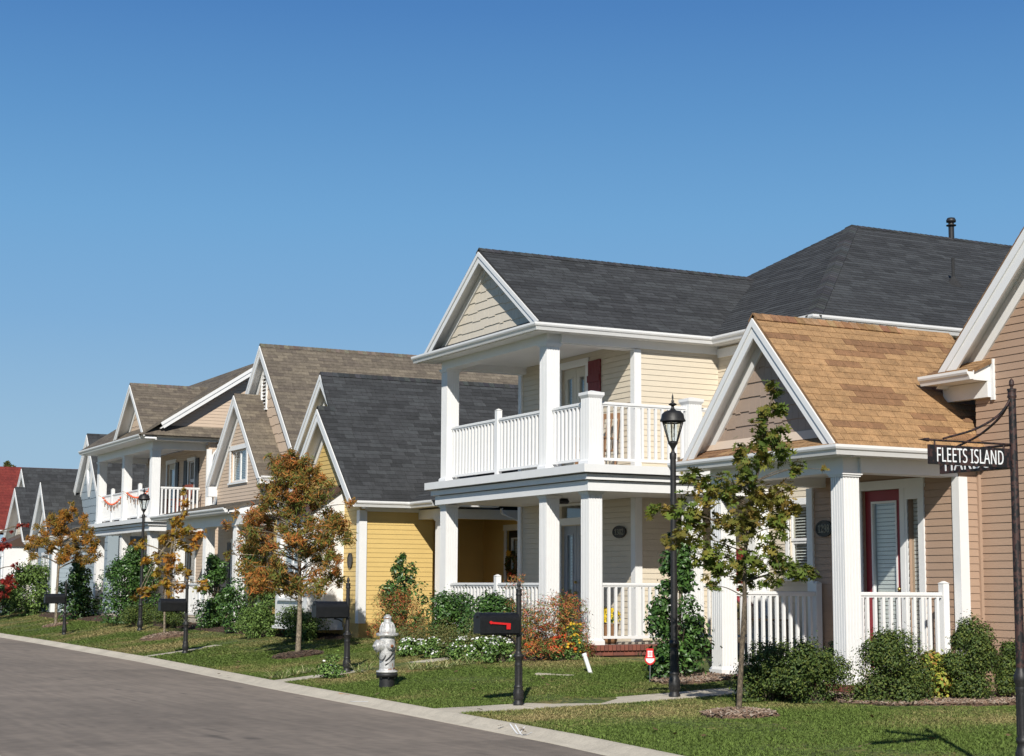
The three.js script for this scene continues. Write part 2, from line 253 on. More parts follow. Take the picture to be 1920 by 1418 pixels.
// door leaf with a long light; op is the opening
function door(parent, pl, op, o = {}) {
  const [u0, u1, y0, y1] = op, c = 0.1, m = o.trim || MAT.white;
  const f = M('door_frame', [pbox(pl, u0 - c, u0, y0, y1, 0, 0.035), pbox(pl, u1, u1 + c, y0, y1, 0, 0.035), pbox(pl, u0 - c - 0.02, u1 + c + 0.02, y1, y1 + c + 0.03, 0, 0.045)], m, parent);
  const n = o.leaves || 1;
  for (let k = 0; k < n; k++) {
    const a = lerp(u0, u1, k / n) + 0.006, b = lerp(u0, u1, (k + 1) / n) - 0.006, st = o.stile || 0.13, t0 = y0 + (o.bottom || 0.3), t1 = y1 - 0.16;
    M('door', [pbox(pl, a, a + st, y0 + 0.01, y1 - 0.006, -0.09, -0.04), pbox(pl, b - st, b, y0 + 0.01, y1 - 0.006, -0.09, -0.04), pbox(pl, a + st, b - st, y0 + 0.01, t0, -0.09, -0.04), pbox(pl, a + st, b - st, t1, y1 - 0.006, -0.09, -0.04)], o.mat, f);
    const lm = o.lightTrim || o.mat, lf = 0.03; M('light_frame', [pbox(pl, a + st, a + st + lf, t0, t1, -0.08, -0.03), pbox(pl, b - st - lf, b - st, t0, t1, -0.08, -0.03), pbox(pl, a + st + lf, b - st - lf, t0, t0 + lf, -0.08, -0.03), pbox(pl, a + st + lf, b - st - lf, t1 - lf, t1, -0.08, -0.03)], lm, f);
    M('pane', pbox(pl, a + st + lf, b - st - lf, t0 + lf, t1 - lf, -0.06, -0.055), MAT.glass, f);
    if (o.blind) { const sl = []; for (let y = t1 - 0.05; y > t0 + 0.04; y -= 0.06) sl.push(pbox(pl, a + st + 0.02, b - st - 0.02, y, y + 0.05, -0.125, -0.118)); stuff(M('blind', sl, MAT.blind, f)); }
  }
  if (o.knob) M('knob', [o.knob[0], o.knob[0]].map((u, i) => { const g = new THREE.SphereGeometry(i ? 0.03 : 0.035, 12, 8), p = pl.P(u, o.knob[1] + i * 0.2, 0); return move(g, p.x, p.y, p.z); }), MAT.brass, f);
  room(f, pl, op); return f;
}
// --- roof plane: pts[0]->pts[1] is the eave; shingle tabs are real wedges
const TONES = {
  dark: [[0.056, 0.059, 0.063], [0.047, 0.049, 0.053], [0.072, 0.077, 0.082], [0.063, 0.066, 0.071], [0.040, 0.042, 0.045]],
  tan: [[0.495, 0.293, 0.138], [0.47, 0.276, 0.130], [0.52, 0.308, 0.147], [0.34, 0.18, 0.088], [0.385, 0.208, 0.1]],
  brown: [[0.225, 0.185, 0.140], [0.195, 0.16, 0.122], [0.26, 0.215, 0.16], [0.17, 0.138, 0.108]],
  red: [[0.25, 0.035, 0.026], [0.225, 0.03, 0.023], [0.275, 0.042, 0.03]],
};
function clip2(poly, a, b, c) { const out = []; for (let i = 0; i < poly.length; i++) { const p = poly[i], q = poly[(i + 1) % poly.length], dp = a * p[0] + b * p[1] + c, dq = a * q[0] + b * q[1] + c; if (dp >= 0) out.push(p); if ((dp >= 0) !== (dq >= 0)) { const t = dp / (dp - dq); out.push([p[0] + (q[0] - p[0]) * t, p[1] + (q[1] - p[1]) * t]); } } return out; }
function roofPlane(house, name, pts, deckMat, o = {}) {
  const P = pts.map(([x, y, s]) => V3(x, y, -s)), U = P[1].clone().sub(P[0]).normalize(); let N = U.clone().cross(P[P.length - 1].clone().sub(P[0])).normalize(); if (N.y < 0) N.negate();
  let Vd = N.clone().cross(U); if (Vd.dot(P[P.length - 1].clone().sub(P[0])) < 0) Vd.negate();
  const O = P[0], q = P.map(p => { const d = p.clone().sub(O); return [d.dot(U), d.dot(Vd)]; });
  const at = (u, v, n) => O.clone().addScaledVector(U, u).addScaledVector(Vd, v).addScaledVector(N, n);
  const deck = M(name, prism(q, (a, b, w) => at(a, b, w), -0.05, 0), deckMat, house);
  if (!o.tones) return deck;
  let ccw = 0; q.forEach((p, i) => { const n = q[(i + 1) % q.length]; ccw += p[0] * n[1] - n[0] * p[1]; }); const sg = ccw > 0 ? 1 : -1;
  const us = q.map(p => p[0]), vs = q.map(p => p[1]), uMin = Math.min(...us), uMax = Math.max(...us), vMax = Math.max(...vs), exp = o.exp || 0.13, tones = TONES[o.tones], r = rng(o.seed || 3);
  let row = 0;
  for (let v = -0.03; v < vMax; v += exp, row++) {
    let u = uMin - (row % 2 ? 0.15 : 0) - r() * 0.05; let hold = 0, tone = 0;
    while (u < uMax) {
      const w = o.tones === 'tan' ? 0.3 : (o.tones === 'dark' ? rr(0.2, 0.44, r) : 0.3);
      if (hold-- <= 0) { if (o.tones === 'tan') { tone = r() < 0.11 ? 3 : Math.floor(r() * 3); hold = tone >= 3 ? 1 + Math.floor(r() * 2) : 0; } else { tone = Math.floor(r() * tones.length); hold = r() < 0.3 ? 1 : 0; } }
      let c = [[u + 0.005, v], [u + w - 0.005, v], [u + w - 0.005, v + exp], [u + 0.005, v + exp]];
      for (let i = 0; i < q.length && c.length; i++) { const a = q[i], b = q[(i + 1) % q.length], ex = (b[0] - a[0]) * sg, ey = (b[1] - a[1]) * sg; const off = i === 0 ? 0.035 * Math.hypot(ex, ey) : 0; c = clip2(c, -ey, ex, ey * a[0] - ex * a[1] + off); }
      if (c.length >= 3) {
        const k = 0.93 + 0.14 * r(), t = tones[tone].map(z => z * k), lift = 0.008 + r() * 0.003;
        const lo = c.map(p => at(p[0], p[1], 0.0005)), hi = c.map(p => at(p[0], p[1], lerp(lift, 0.003, clamp((p[1] - v) / exp, 0, 1)))), a = [];
        for (let i = 1; i < c.length - 1; i++) a.push(hi[0], hi[i], hi[i + 1]); for (let i = 0; i < c.length; i++) { const j = (i + 1) % c.length; a.push(lo[i], lo[j], hi[j], lo[i], hi[j], hi[i]); }
        for (let i = 1; i < c.length - 1; i++) a.push(lo[0], lo[i + 1], lo[i]);
        house.userData._tabs.push({ a, t, d: depthOf({ x: hi[0].x, y: hi[0].y, s: -hi[0].z }), deck });
      }
      u += w;
    }
  }
  return deck;
}
function capLine(house, deck, p0, p1, n1, n2, tones, seed) {   // ridge or hip caps
  const A = V3(p0[0], p0[1], -p0[2]), B = V3(p1[0], p1[1], -p1[2]), D = B.clone().sub(A), L = D.length(); D.normalize(); const r = rng(seed);
  const sides = [n1, n2].map(n => { const N = V3(...n).normalize(); let S = N.clone().cross(D).normalize(); if (S.y > 0) S.negate(); return [N, S]; });
  for (let u = 0; u < L - 0.02; u += 0.14) {
    const e = Math.min(u + 0.14, L), a = []; const t = TONES[tones][Math.floor(r() * TONES[tones].length)].map(z => z * (0.92 + 0.16 * r()));
    for (const [N, S] of sides) { const q = (k, w, n) => A.clone().addScaledVector(D, k).addScaledVector(S, w).addScaledVector(N, n); const b = [q(u, 0, 0.002), q(e, 0, 0.002), q(e, 0.14, 0.002), q(u, 0.14, 0.002)], h = [q(u, -0.006, 0.022), q(e, -0.006, 0.014), q(e, 0.14, 0.014), q(u, 0.14, 0.022)]; a.push([b, h]); }
    house.userData._tabs.push({ hex: a, t, d: depthOf({ x: A.x, y: A.y, s: -A.z }) + 0.5, deck });
  }
}
function tabGeo(t) { let g = t.hex ? mergeGeometries(t.hex.map(([b, h]) => hexa(b, h)), false) : triGeo(t.a); const n = g.attributes.position.count, c = new Float32Array(n * 3); for (let i = 0; i < n; i++) { c[3 * i] = t.t[0]; c[3 * i + 1] = t.t[1]; c[3 * i + 2] = t.t[2]; } g.setAttribute('color', new THREE.BufferAttribute(c, 3)); return g; }
function finishTabs(house, max = 300) {
  const t = house.userData._tabs.sort((a, b) => a.d - b.d); delete house.userData._tabs;
  t.slice(0, max).forEach(k => M('shingle', tabGeo(k), MAT.shingle, k.deck));
  if (t.length > max) stuff(M('shingles', t.slice(max).map(tabGeo), MAT.shingle, house));
}
function house(label, x, y, s) { const h = thing('house', label, 'house', x, y, s); h.userData._tabs = []; return h; }
// --- gutters, rakes, columns, railings
const GUT = [[0, 0], [0, -0.115], [0.075, -0.125], [0.085, -0.10], [0.098, -0.07], [0.118, -0.055], [0.13, -0.03], [0.13, 0.004], [0.118, 0.004], [0.112, -0.02], [0.012, -0.02], [0.012, 0]];
function gutter(parent, p0, p1, od, ext0 = 0, ext1 = 0) {      // od = outward (x,s) direction; mitre by extending
  const A = V3(p0[0], p0[1], -p0[2]), B = V3(p1[0], p1[1], -p1[2]), D = B.clone().sub(A), L = D.length(); D.normalize(); const Od = V3(od[0], 0, -od[1]);
  return M('gutter', prism(GUT, (o, y, w) => { const k = w === 0 ? -ext0 * o : L + ext1 * o; return A.clone().addScaledVector(D, k).addScaledVector(Od, o).add(V3(0, y, 0)); }, 0, 1), MAT.white, parent);
}
function strip(p, q, w) { const dx = q[0] - p[0], dy = q[1] - p[1], L = Math.hypot(dx, dy), nx = -dy / L, ny = dx / L, k = ny > 0 ? -1 : 1; return [p, q, [q[0] + nx * w * k, q[1] + ny * w * k], [p[0] + nx * w * k, p[1] + ny * w * k]]; }
const inset = (p, d) => [p[0], p[1] - d];
// front gable: rakes at x = xr, wall boards at x = xw; feet a,b and apex c in (s,y)
function rakePoly(e, c, w) { const ds = c[0] - e[0], dy = c[1] - e[1], L = Math.hypot(ds, dy), wv = w * L / Math.abs(ds), m = dy / Math.abs(ds), dir = Math.sign(ds); return [e, c, [c[0], c[1] - wv], [e[0] + dir * wv / m, e[1]]]; }
function gableTrim(parent, xr, xw, a, b, c, o = {}) {
  const w = o.w || 0.17, m = MAT.trim, dr = 0.055;
  for (const e of [a, b]) {
    const off = e[0] < c[0] ? -0.0006 : 0.0006, e1 = [e[0] + off, e[1] - dr], c1 = [c[0] + off, c[1] - dr];
    const r = M('rake_board', [polyX(rakePoly(e1, c1, w), xr - 0.002, xr + 0.03), polyX(rakePoly(e1, c1, w * 0.42), xr - 0.024, xr - 0.0025)], m, parent);
    M('soffit', polyX(rakePoly(inset(e1, w * 0.45), inset(c1, w * 0.45), 0.02), xr + 0.031, xw - 0.001), m, r);
    const e2 = inset(e1, w * 0.45 + 0.032), c2 = inset(c1, w * 0.45 + 0.032); M('frieze_board', polyX(rakePoly(e2, c2, o.fw || 0.13), xw - 0.045, xw - 0.002), m, r);
  }
}
const flute = (() => { const pr = (w, n = 5) => { const h = w / 2, g = 0.010, gw = w * 0.055, out = []; const f = (a, b) => { out.push([a, b]); }; for (let k = 0; k < 4; k++) { const ro = (x, y) => { for (let i = 0; i < k; i++) [x, y] = [-y, x]; f(x, y); }; ro(-h, -h); for (let i = 0; i < n; i++) { const c = lerp(-h * 0.78, h * 0.78, i / (n - 1)); ro(c - gw / 2, -h); ro(c - gw / 2, -h + g); ro(c + gw / 2, -h + g); ro(c + gw / 2, -h); } } return out; }; return pr; })();
function column(parent, x, s, y0, y1, w = 0.26, o = {}) {      // x,s = corner nearest street and nearest camera
  const cx = x + w / 2, cs = s + w / 2, sh = flute(w), b = 0.1, c = 0.05;
  const m = M('column', prism(sh, (a, q, k) => V3(cx + a, k, -(cs + q)), y0 + b - 0.01, y1 - (o.open ? 0.02 : c)), MAT.white, parent);
  const e = 0.03; M('column_base', [bx(x - e, x + w + e, y0, y0 + 0.07, s - e, s + w + e), prism(rectPoly(-1, 1, -1, 1), (p, q, k) => { const h = k ? w / 2 + 0.004 : w / 2 + e; return V3(cx + p * h, k ? y0 + 0.105 : y0 + 0.07, -(cs + q * h)); }, 0, 1)], MAT.white, m);
  if (o.post) M('post_cap', [bx(x - 0.03, x + w + 0.03, y1 - 0.03, y1 + 0.02, s - 0.03, s + w + 0.03), prism(rectPoly(-1, 1, -1, 1), (p, q, k) => { const h = k ? w / 2 + 0.03 : w / 2 + 0.002; return V3(cx + p * h, k ? y1 - 0.03 : y1 - 0.075, -(cs + q * h)); }, 0, 1), prism(rectPoly(-1, 1, -1, 1), (p, q, k) => { const h = k ? 0.02 : w / 2 + 0.015; return V3(cx + p * h, k ? y1 + 0.055 : y1 + 0.02, -(cs + q * h)); }, 0, 1)], MAT.white, m);
  else M('capital', [bx(x - 0.035, x + w + 0.035, y1 - 0.03, y1 - 0.001, s - 0.035, s + w + 0.035), bx(x - 0.018, x + w + 0.018, y1 - 0.055, y1 - 0.03, s - 0.018, s + w + 0.018)], MAT.white, m);
  return m;
}
function railing(parent, x0, s0, x1, s1, yb, yt, o = {}) {     // rails along x or s
  const alongX = Math.abs(x1 - x0) > Math.abs(s1 - s0), L = alongX ? x1 - x0 : s1 - s0, w = o.w || 0.042, sp = o.sp || 0.135, q = (a, b, y0, y1, t) => alongX ? bx(x0 + a, x0 + b, y0, y1, s0 - t, s0 + t) : bx(x0 - t, x0 + t, y0, y1, s0 + a, s0 + b);
  const m = M('railing', [q(0, L, yt - 0.045, yt - 0.012, 0.034), q(0, L, yt - 0.012, yt, 0.026), q(0, L, yt - 0.07, yt - 0.045, 0.02)], MAT.white, parent); M('bottom_rail', q(0, L, yb, yb + 0.045, 0.026), MAT.white, m);
  const n = Math.round(L / sp); for (let i = 0; i < n; i++) { const c = (i + 0.5) / n * L; M('baluster', q(c - w / 2, c + w / 2, yb + 0.045, yt - 0.07, w / 2), MAT.white, m); }
  return m;
}
function newel(parent, x, s, y0, y1, w = 0.1) { return M('rail_post', [bx(x - w / 2, x + w / 2, y0, y1 - 0.02, s - w / 2, s + w / 2), prism(rectPoly(-1, 1, -1, 1), (p, q, k) => { const h = k ? 0.012 : w / 2 + 0.008; return V3(x + p * h, k ? y1 + 0.012 : y1 - 0.02, -(s + q * h)); }, 0, 1)], MAT.white, parent); }
function downspout(parent, pts) { return M('downspout', tube(pts.map(([x, y, s]) => V3(x, y, -s)), 0.038, 0.038, 8, pts.length * 6), MAT.white, parent); }
const FONT = await new FontLoader().loadAsync('fonts/droid/droid_sans_bold.typeface.json');
const SANS = await new FontLoader().loadAsync('fonts/droid/droid_sans_regular.typeface.json');
const SERIF = await new FontLoader().loadAsync('fonts/droid/droid_serif_bold.typeface.json');
function text(str, size, depth, font = FONT) { const g = new TextGeometry(str, { font, size, depth, curveSegments: 4 }); g.computeBoundingBox(); const b = g.boundingBox; g.translate(-(b.min.x + b.max.x) / 2, -(b.min.y + b.max.y) / 2, 0); g.userData.w = b.max.x - b.min.x; return g; }
// oval number plate on a street-facing wall (x = X), lettering reads from the street
function plaque(parent, X, s, y, str, w = 0.2, h = 0.115) {
  const pr = []; for (let i = 0; i < 28; i++) { const a = i / 28 * 6.2832; pr.push([s + Math.cos(a) * w, y + Math.sin(a) * h]); } const pi = pr.map(([a, b]) => [s + (a - s) * 0.86, y + (b - y) * 0.84]);
  const p = M('number_plaque', [polyX(pr, X - 0.022, X)], MAT.bronze, parent); M('rim', polyX(pr, X - 0.03, X - 0.022, [pi]), MAT.bronze, p);
  if (str) { const g = text(str, h * 0.95, 0.006, SERIF); const k = Math.min(1, 1.35 * w / g.userData.w); g.scale(k, 1, 1); g.rotateY(-Math.PI / 2); g.translate(X - 0.022, y, -s); M('numerals', g, MAT.bronzeLight, p); }
}

// ------------------------------------------------------------------ ground, road, kerbs, paths
const walks = []; // lawn is left out where a path or bed lies
const sRange = (a, b, st) => { const o = []; for (let s = a; s <= b + 1e-6; s += st) o.push(s); return o; };
function ribbon(rows) {                                        // rows of points joined to a sheet
  const p = [], id = []; const n = rows[0].length; rows.forEach(r => r.forEach(([x, y, s]) => p.push(x, y, -s)));
  for (let i = 0; i < rows.length - 1; i++) for (let j = 0; j < n - 1; j++) { const a = i * n + j; id.push(a, a + 1, a + n + 1, a, a + n + 1, a + n); }
  const g = new THREE.BufferGeometry(); g.setAttribute('position', new THREE.Float32BufferAttribute(p, 3)); g.setIndex(id); g.computeVertexNormals();
  const nr = g.attributes.normal; let sum = 0; for (let i = 0; i < nr.count; i++) sum += nr.getY(i); if (sum < 0) { const ix = g.index.array; for (let i = 0; i < ix.length; i += 3) { const t = ix[i + 1]; ix[i + 1] = ix[i + 2]; ix[i + 2] = t; } g.computeVertexNormals(); }
  return g;
}
const roadW = 5.42;
structure(M('ground', (() => { const g = new THREE.CircleGeometry(1800, 48); g.rotateX(-Math.PI / 2); g.translate(0, -0.12, 0); return g; })(), MAT.lawn));
structure(M('road', ribbon(sRange(-30, 180, 1).map(s => [0, 0.25, 0.5, 0.75, 1].map(t => [lerp(kerbX(s) - 0.3 - roadW, kerbX(s) - 0.29, t), 0.02 * Math.sin(t * Math.PI), s]))), MAT.road));
// rolled concrete kerb on the house side, cast in lengths with a joint between them
{
  const kerb = structure(M('kerb', ribbon(sRange(-30, 180, 1).map(s => [[kerbX(s) - 0.31, -0.01, s], [kerbX(s) - 0.1, 0.03, s], [kerbX(s) + 0.05, 0.055, s]])), MAT.concrete));
  for (let s = -6; s < 120; s += 6) { const L = []; for (let k = 0; k <= 12; k++) { const q = s + 0.003 + (6 - 0.006) * k / 12; L.push([[-0.31, -0.04], [-0.31, 0.006], [-0.2, 0.012], [-0.12, 0.04], [-0.05, 0.072], [0.03, 0.078], [0.05, 0.07], [0.05, -0.04]].map(([d, y]) => [kerbX(q) + d, y, q])); } M('kerb_stone', ribbon(L), MAT.kerb, kerb); }
  const kx = s => kerbX(s) - 0.3 - roadW;
  const k2 = structure(M('kerb', ribbon(sRange(-30, 180, 1).map(s => [[kx(s) + 0.01, 0.004, s], [kx(s) - 0.1, 0.01, s], [kx(s) - 0.2, 0.06, s], [kx(s) - 0.36, 0.075, s], [kx(s) - 0.37, -0.05, s]])), MAT.concrete)); k2.name = 'kerb_001';
  structure(M('verge', ribbon(sRange(-30, 180, 3).map(s => [[kx(s) - 0.35, 0.06, s], [kx(s) - 14, 0.1, s]])), MAT.lawn));
}
// lawn between kerb and houses
const lawnMesh = structure(M('lawn', ribbon(sRange(-20, 140, 0.5).map(s => { const k = kerbX(s) + 0.04, r = []; for (let i = 0; i <= 14; i++) { const x = i < 12 ? lerp(k, 14.2, i / 11) : [24, 60][i - 12] ?? 120; r.push([x, gh(x, s) - 0.012 + (i > 1 && i < 12 ? 0.018 * Math.sin(x * 2.1 + s * 0.7) * Math.sin(s * 0.9) : 0), s]); } return r; })), MAT.lawn));
// concrete paths (flat slabs cut at joints), each given by its centre line in (x, s) and width
function path(label, line, w, n, dy = -0.002) {
  const g = thing('walkway', label, 'walkway', line[0][0], gh(...line[0]), line[0][1]); g.userData.kind = 'structure'; delete g.userData.category;
  walks.push({ line, w });
  const at = t => { const f = t * (line.length - 1), i = Math.min(line.length - 2, Math.floor(f)); return [lerp(line[i][0], line[i + 1][0], f - i), lerp(line[i][1], line[i + 1][1], f - i)]; };
  for (let k = 0; k < n; k++) { const rows = []; for (let j = 0; j <= 4; j++) { const t = (k + 0.006 + 0.988 * j / 4) / n, [x, s] = at(t), y = gh(x, s) + dy; rows.push([[x, y - 0.05, s - w / 2], [x, y, s - w / 2 + 0.01], [x, y + 0.002, s + w / 2 - 0.01], [x, y - 0.05, s + w / 2]]); } M('slab', ribbon(rows), MAT.concrete, g); }
  return g;
}
path('pale concrete walkway from the kerb to the taupe house porch', [[9.05, 19.25], [9.6, 19.05], [11, 18.75], [12.5, 18.7], [13.95, 18.8]], 0.78, 6);
path('concrete walkway beside the flower bed of the cream house', [[9.36, 26.2], [10.2, 26.2], [12, 26.4], [14, 26.7]], 0.62, 5, -0.008);
path('narrow concrete walkway in front of the beige house', [[9.95, 36.3], [11, 36.4], [13, 37.2], [14, 38.5]], 0.45, 4, -0.012);
path('far concrete walkway by the balcony house', [[10.4, 49.3], [12, 49.4], [14, 50.5]], 0.42, 4, -0.03);

// ------------------------------------------------------------------ 1: cream house with upper gallery
{
  const H = house('two-storey cream house with white columned porch, balcony and charcoal roof', 14, 0.42, 24.1), y0 = 0.66, fl = 3.62;
  const fw = front(15.8), sw = side(25.55), mf = front(17.6), ms = side(22.5);
  // porch base: brick rowlock course over a stretcher course, concrete floor
  const fnd = M('porch_floor', [bx(14.0, 17.6, 0.2, y0 - 0.09, 24.1, 29.95), bx(14.02, 17.6, y0 - 0.09, y0 - 0.002, 24.12, 29.93)], MAT.mortar, H);
  for (let i = 0, x = 13.985; x < 16.4; x += 0.077, i++) M('brick', bx(x, x + 0.06, y0 - 0.085, y0 + 0.004, 23.965, 24.18), i % 3 ? MAT.brick : MAT.brickB, fnd);
  for (let i = 0, x = 13.98; x < 16.4; x += 0.21, i++) M('brick', bx(x, x + 0.2, y0 - 0.165, y0 - 0.098, 24.0, 24.09), i % 2 ? MAT.brick : MAT.brickB, fnd);
  for (let i = 0, s = 24.19; s < 29.9; s += 0.077, i++) M('brick', bx(13.905, 14.12, y0 - 0.085, y0 + 0.004, s, s + 0.06), i % 3 ? MAT.brick : MAT.brickB, fnd);
  // columns and posts
  column(H, 14.0, 29.65, y0, 3.19); column(H, 14.0, 25.58, y0, 3.19); column(H, 14.0, 24.12, y0, 3.19); column(H, 16.0, 24.12, y0, 3.19); column(H, 17.34, 24.12, y0, 3.19);
  column(H, 14.0, 29.65, fl, 5.86); column(H, 14.0, 25.58, fl, 5.86);
  column(H, 14.0, 24.12, fl, 4.83, 0.26, { post: 1 }); column(H, 16.0, 24.12, fl, 4.83, 0.26, { post: 1 });
  // railings
  railing(H, 14.13, 25.84, 14.13, 27.62, y0 + 0.1, 1.68); railing(H, 14.13, 27.74, 14.13, 29.65, y0 + 0.1, 1.68); newel(H, 14.13, 27.68, y0, 1.82);
  railing(H, 14.26, 24.25, 16.0, 24.25, y0 + 0.1, 1.68); railing(H, 16.26, 24.25, 17.34, 24.25, y0 + 0.1, 1.68);
  railing(H, 14.13, 25.84, 14.13, 27.62, fl + 0.1, 4.71); railing(H, 14.13, 27.74, 14.13, 29.65, fl + 0.1, 4.71); newel(H, 14.13, 27.68, fl, 4.88);
  railing(H, 14.13, 24.38, 14.13, 25.58, fl + 0.1, 4.71); railing(H, 14.26, 24.25, 16.0, 24.25, fl + 0.1, 4.71); railing(H, 16.26, 24.25, 17.6, 24.25, fl + 0.1, 4.71);
  // balcony deck and its stepped fascia
  M('balcony_floor', [bx(13.98, 17.6, 3.22, 3.60, 24.06, 29.86)], MAT.trim, H);
  const fas = (d, a, b, name) => M(name, [bx(13.98 - d, 14.03, a, b, 24.05 - d, 29.86 + d), bx(14.03, 17.595, a, b, 24.05 - d, 24.1)], MAT.white, H);
  fas(0.08, 3.19, 3.355, 'fascia'); fas(0.145, 3.372, 3.462, 'fascia'); fas(0.24, 3.485, 3.62, 'deck_edge');
  M('porch_ceiling', bx(14.05, 17.55, 3.2, 3.218, 24.12, 29.84), MAT.trim, H);
  // street wall and side wall of the front room
  const od = [27.27, 28.23, y0 + 0.02, 2.78], ot = [27.27, 28.23, 2.86, 3.14], ou = [27.29, 28.23, fl + 0.02, 5.78];
  wall(H, 'wall', fw, rectPoly(25.56, 29.95, y0 - 0.3, 3.2), [od, ot], MAT.cream, { seed: 1 });
  wall(H, 'wall', fw, rectPoly(25.56, 29.95, fl, 6.02), [ou], MAT.cream, { seed: 2 });
  wall(H, 'wall', sw, rectPoly(15.8, 17.6, y0 - 0.3, 3.2), [], MAT.cream, { seed: 3 });
  wall(H, 'wall', sw, rectPoly(15.8, 17.6, fl, 6.02), [], MAT.cream, { seed: 4 });
  M('corner_board', bx(15.755, 15.9, y0, 3.2, 25.5, 25.65), MAT.white, H); M('corner_board', bx(15.755, 15.9, fl, 5.86, 25.51, 25.65), MAT.white, H);
  M('corner_board', bx(15.75, 15.8, y0, 3.2, 29.85, 29.98), MAT.white, H); M('corner_board', bx(15.75, 15.8, fl, 5.95, 29.85, 29.98), MAT.white, H);
  door(H, fw, od, { leaves: 2, mat: MAT.doorGrey, stile: 0.1, bottom: 0.35, knob: [27.72, 1.5], blind: 1 });
  { const f = M('transom', [pbox(fw, ot[0] - 0.1, ot[1] + 0.1, 3.14, 3.185, 0, 0.04), pbox(fw, ot[0], ot[1], 2.82, 2.86, -0.06, 0.03)], MAT.white, H); M('pane', pbox(fw, ot[0], ot[1], ot[2], ot[3], -0.05, -0.045), MAT.glass, f); room(f, fw, ot); }
  door(H, fw, ou, { leaves: 2, mat: MAT.doorCream, stile: 0.11, bottom: 0.3, blind: 1 });
  { const s = M('shutter', [0, 1, 2, 3].map(i => pbox(fw, 26.73 + i * 0.112, 26.73 + i * 0.112 + 0.106, fl + 0.15, 5.83, 0.02, 0.045)), MAT.shutterRed, H); M('batten', [pbox(fw, 26.73, 27.17, 5.42, 5.55, 0.045, 0.07), pbox(fw, 26.73, 27.17, 4.1, 4.23, 0.045, 0.07)], MAT.shutterRed, s); }
  plaque(H, 15.779, 26.06, 2.6, '1302', 0.225, 0.112);
  M('porch_lamp', [move(lathe([[0.001, 0], [0.1, 0], [0.12, 0.04], [0.09, 0.09], [0.001, 0.09]], 14), 14.9, 3.105, -26.6)], MAT.blackPaint, H);
  // gallery beam, ceiling
  M('beam', [bx(14.0, 14.26, 5.86, 6.05, 25.58, 29.91), bx(14.26, 17.6, 5.88, 6.05, 25.50, 25.549), bx(14.26, 15.8, 5.86, 6.04, 25.549, 25.8), bx(14.26, 15.79, 5.86, 6.04, 29.7, 29.91)], MAT.trim, H);
  M('gallery_ceiling', [bx(14.26, 15.78, 6.0, 6.03, 25.8, 29.7)], MAT.trim, H);
  M('soffit', [bx(13.69, 17.3, 6.025, 6.05, 25.32, 25.6), bx(13.69, 14.1, 6.025, 6.05, 25.6, 30.3), bx(17.3, 17.65, 6.025, 6.05, 22.3, 25.6), bx(17.65, 26, 6.025, 6.05, 22.3, 22.55)], MAT.trim, H);
  // roofs
  const rs = 27.75, ry = 7.89, e0 = 25.24, e1 = 30.4, ye = 6.145, xr = 13.73;
  const d1 = roofPlane(H, 'roof', [[xr, ye, e0], [20.2, ye, e0], [20.2, ry, rs], [xr, ry, rs]], MAT.deckDark, { tones: 'dark', seed: 21 });
  roofPlane(H, 'roof', [[20.2, ye, 2 * rs - e0], [xr, ye, 2 * rs - e0], [xr, ry, rs], [20.2, ry, rs]], MAT.deckDark);
  const X0 = 17.26, S0 = 22.26, AX = 21.91, AS = 26.94, AY = 9.04, S1 = 2 * AS - S0;
  const dm = roofPlane(H, 'roof', [[X0, ye, S0], [29, ye, S0], [29, AY, AS], [AX, AY, AS]], MAT.deckDark, { tones: 'dark', seed: 22 });
  roofPlane(H, 'roof', [[X0, ye, S1], [X0, ye, S0], [AX, AY, AS]], MAT.deckDark, { tones: 'dark', seed: 23 });
  roofPlane(H, 'roof', [[29, ye, S1], [X0, ye, S1], [AX, AY, AS], [29, AY, AS]], MAT.deckDark);
  const hz = (AS - S0), n1 = [0, hz, AY - ye], n2 = [-(AY - ye), AX - X0, 0]; // slope normals: side (towards +z) and street
  capLine(H, dm, [X0, ye + 0.01, S0], [AX, AY + 0.01, AS], n1, n2, 'dark', 31);
  capLine(H, dm, [AX, AY + 0.005, AS], [29, AY + 0.005, AS], n1, [0, hz, -(AY - ye)], 'dark', 32);
  capLine(H, d1, [xr, ry + 0.005, rs], [19.9, ry + 0.005, rs], [0, rs - e0, ry - ye], [0, rs - e0, -(ry - ye)], 'dark', 33);
  // skirt roof in front of the gable, gable shakes, rakes
  roofPlane(H, 'skirt_roof', [[13.6, ye - 0.01, e1], [13.6, ye - 0.01, e0], [13.99, ye + 0.17, e0 + 0.22], [13.99, ye + 0.17, e1 - 0.22]], MAT.deckDark, { tones: 'dark', seed: 24 });
  wall(H, 'gable_wall', front(13.98), [[e0 + 0.32, ye + 0.14], [2 * rs - e0 - 0.32, ye + 0.14], [rs, ry - 0.12]], [], MAT.creamShake, { shake: 1, exp: 0.175, seed: 8 });
  gableTrim(H, xr, 13.98, [e0 + 0.03, ye + 0.04], [2 * rs - e0 - 0.03, ye + 0.04], [rs, ry], { w: 0.17 });
  gutter(H, [13.68, ye, e1], [13.68, ye, e0 + 0.07], [-1, 0], 0, 1); gutter(H, [13.68, ye, e0 + 0.07], [17.33, ye, e0 + 0.07], [0, -1], 1, -1);
  gutter(H, [17.33, ye, e0 + 0.07], [17.33, ye, S0 + 0.07], [-1, 0], -1, 1); gutter(H, [17.33, ye, S0 + 0.07], [26, ye, S0 + 0.07], [0, -1], 1, 0);
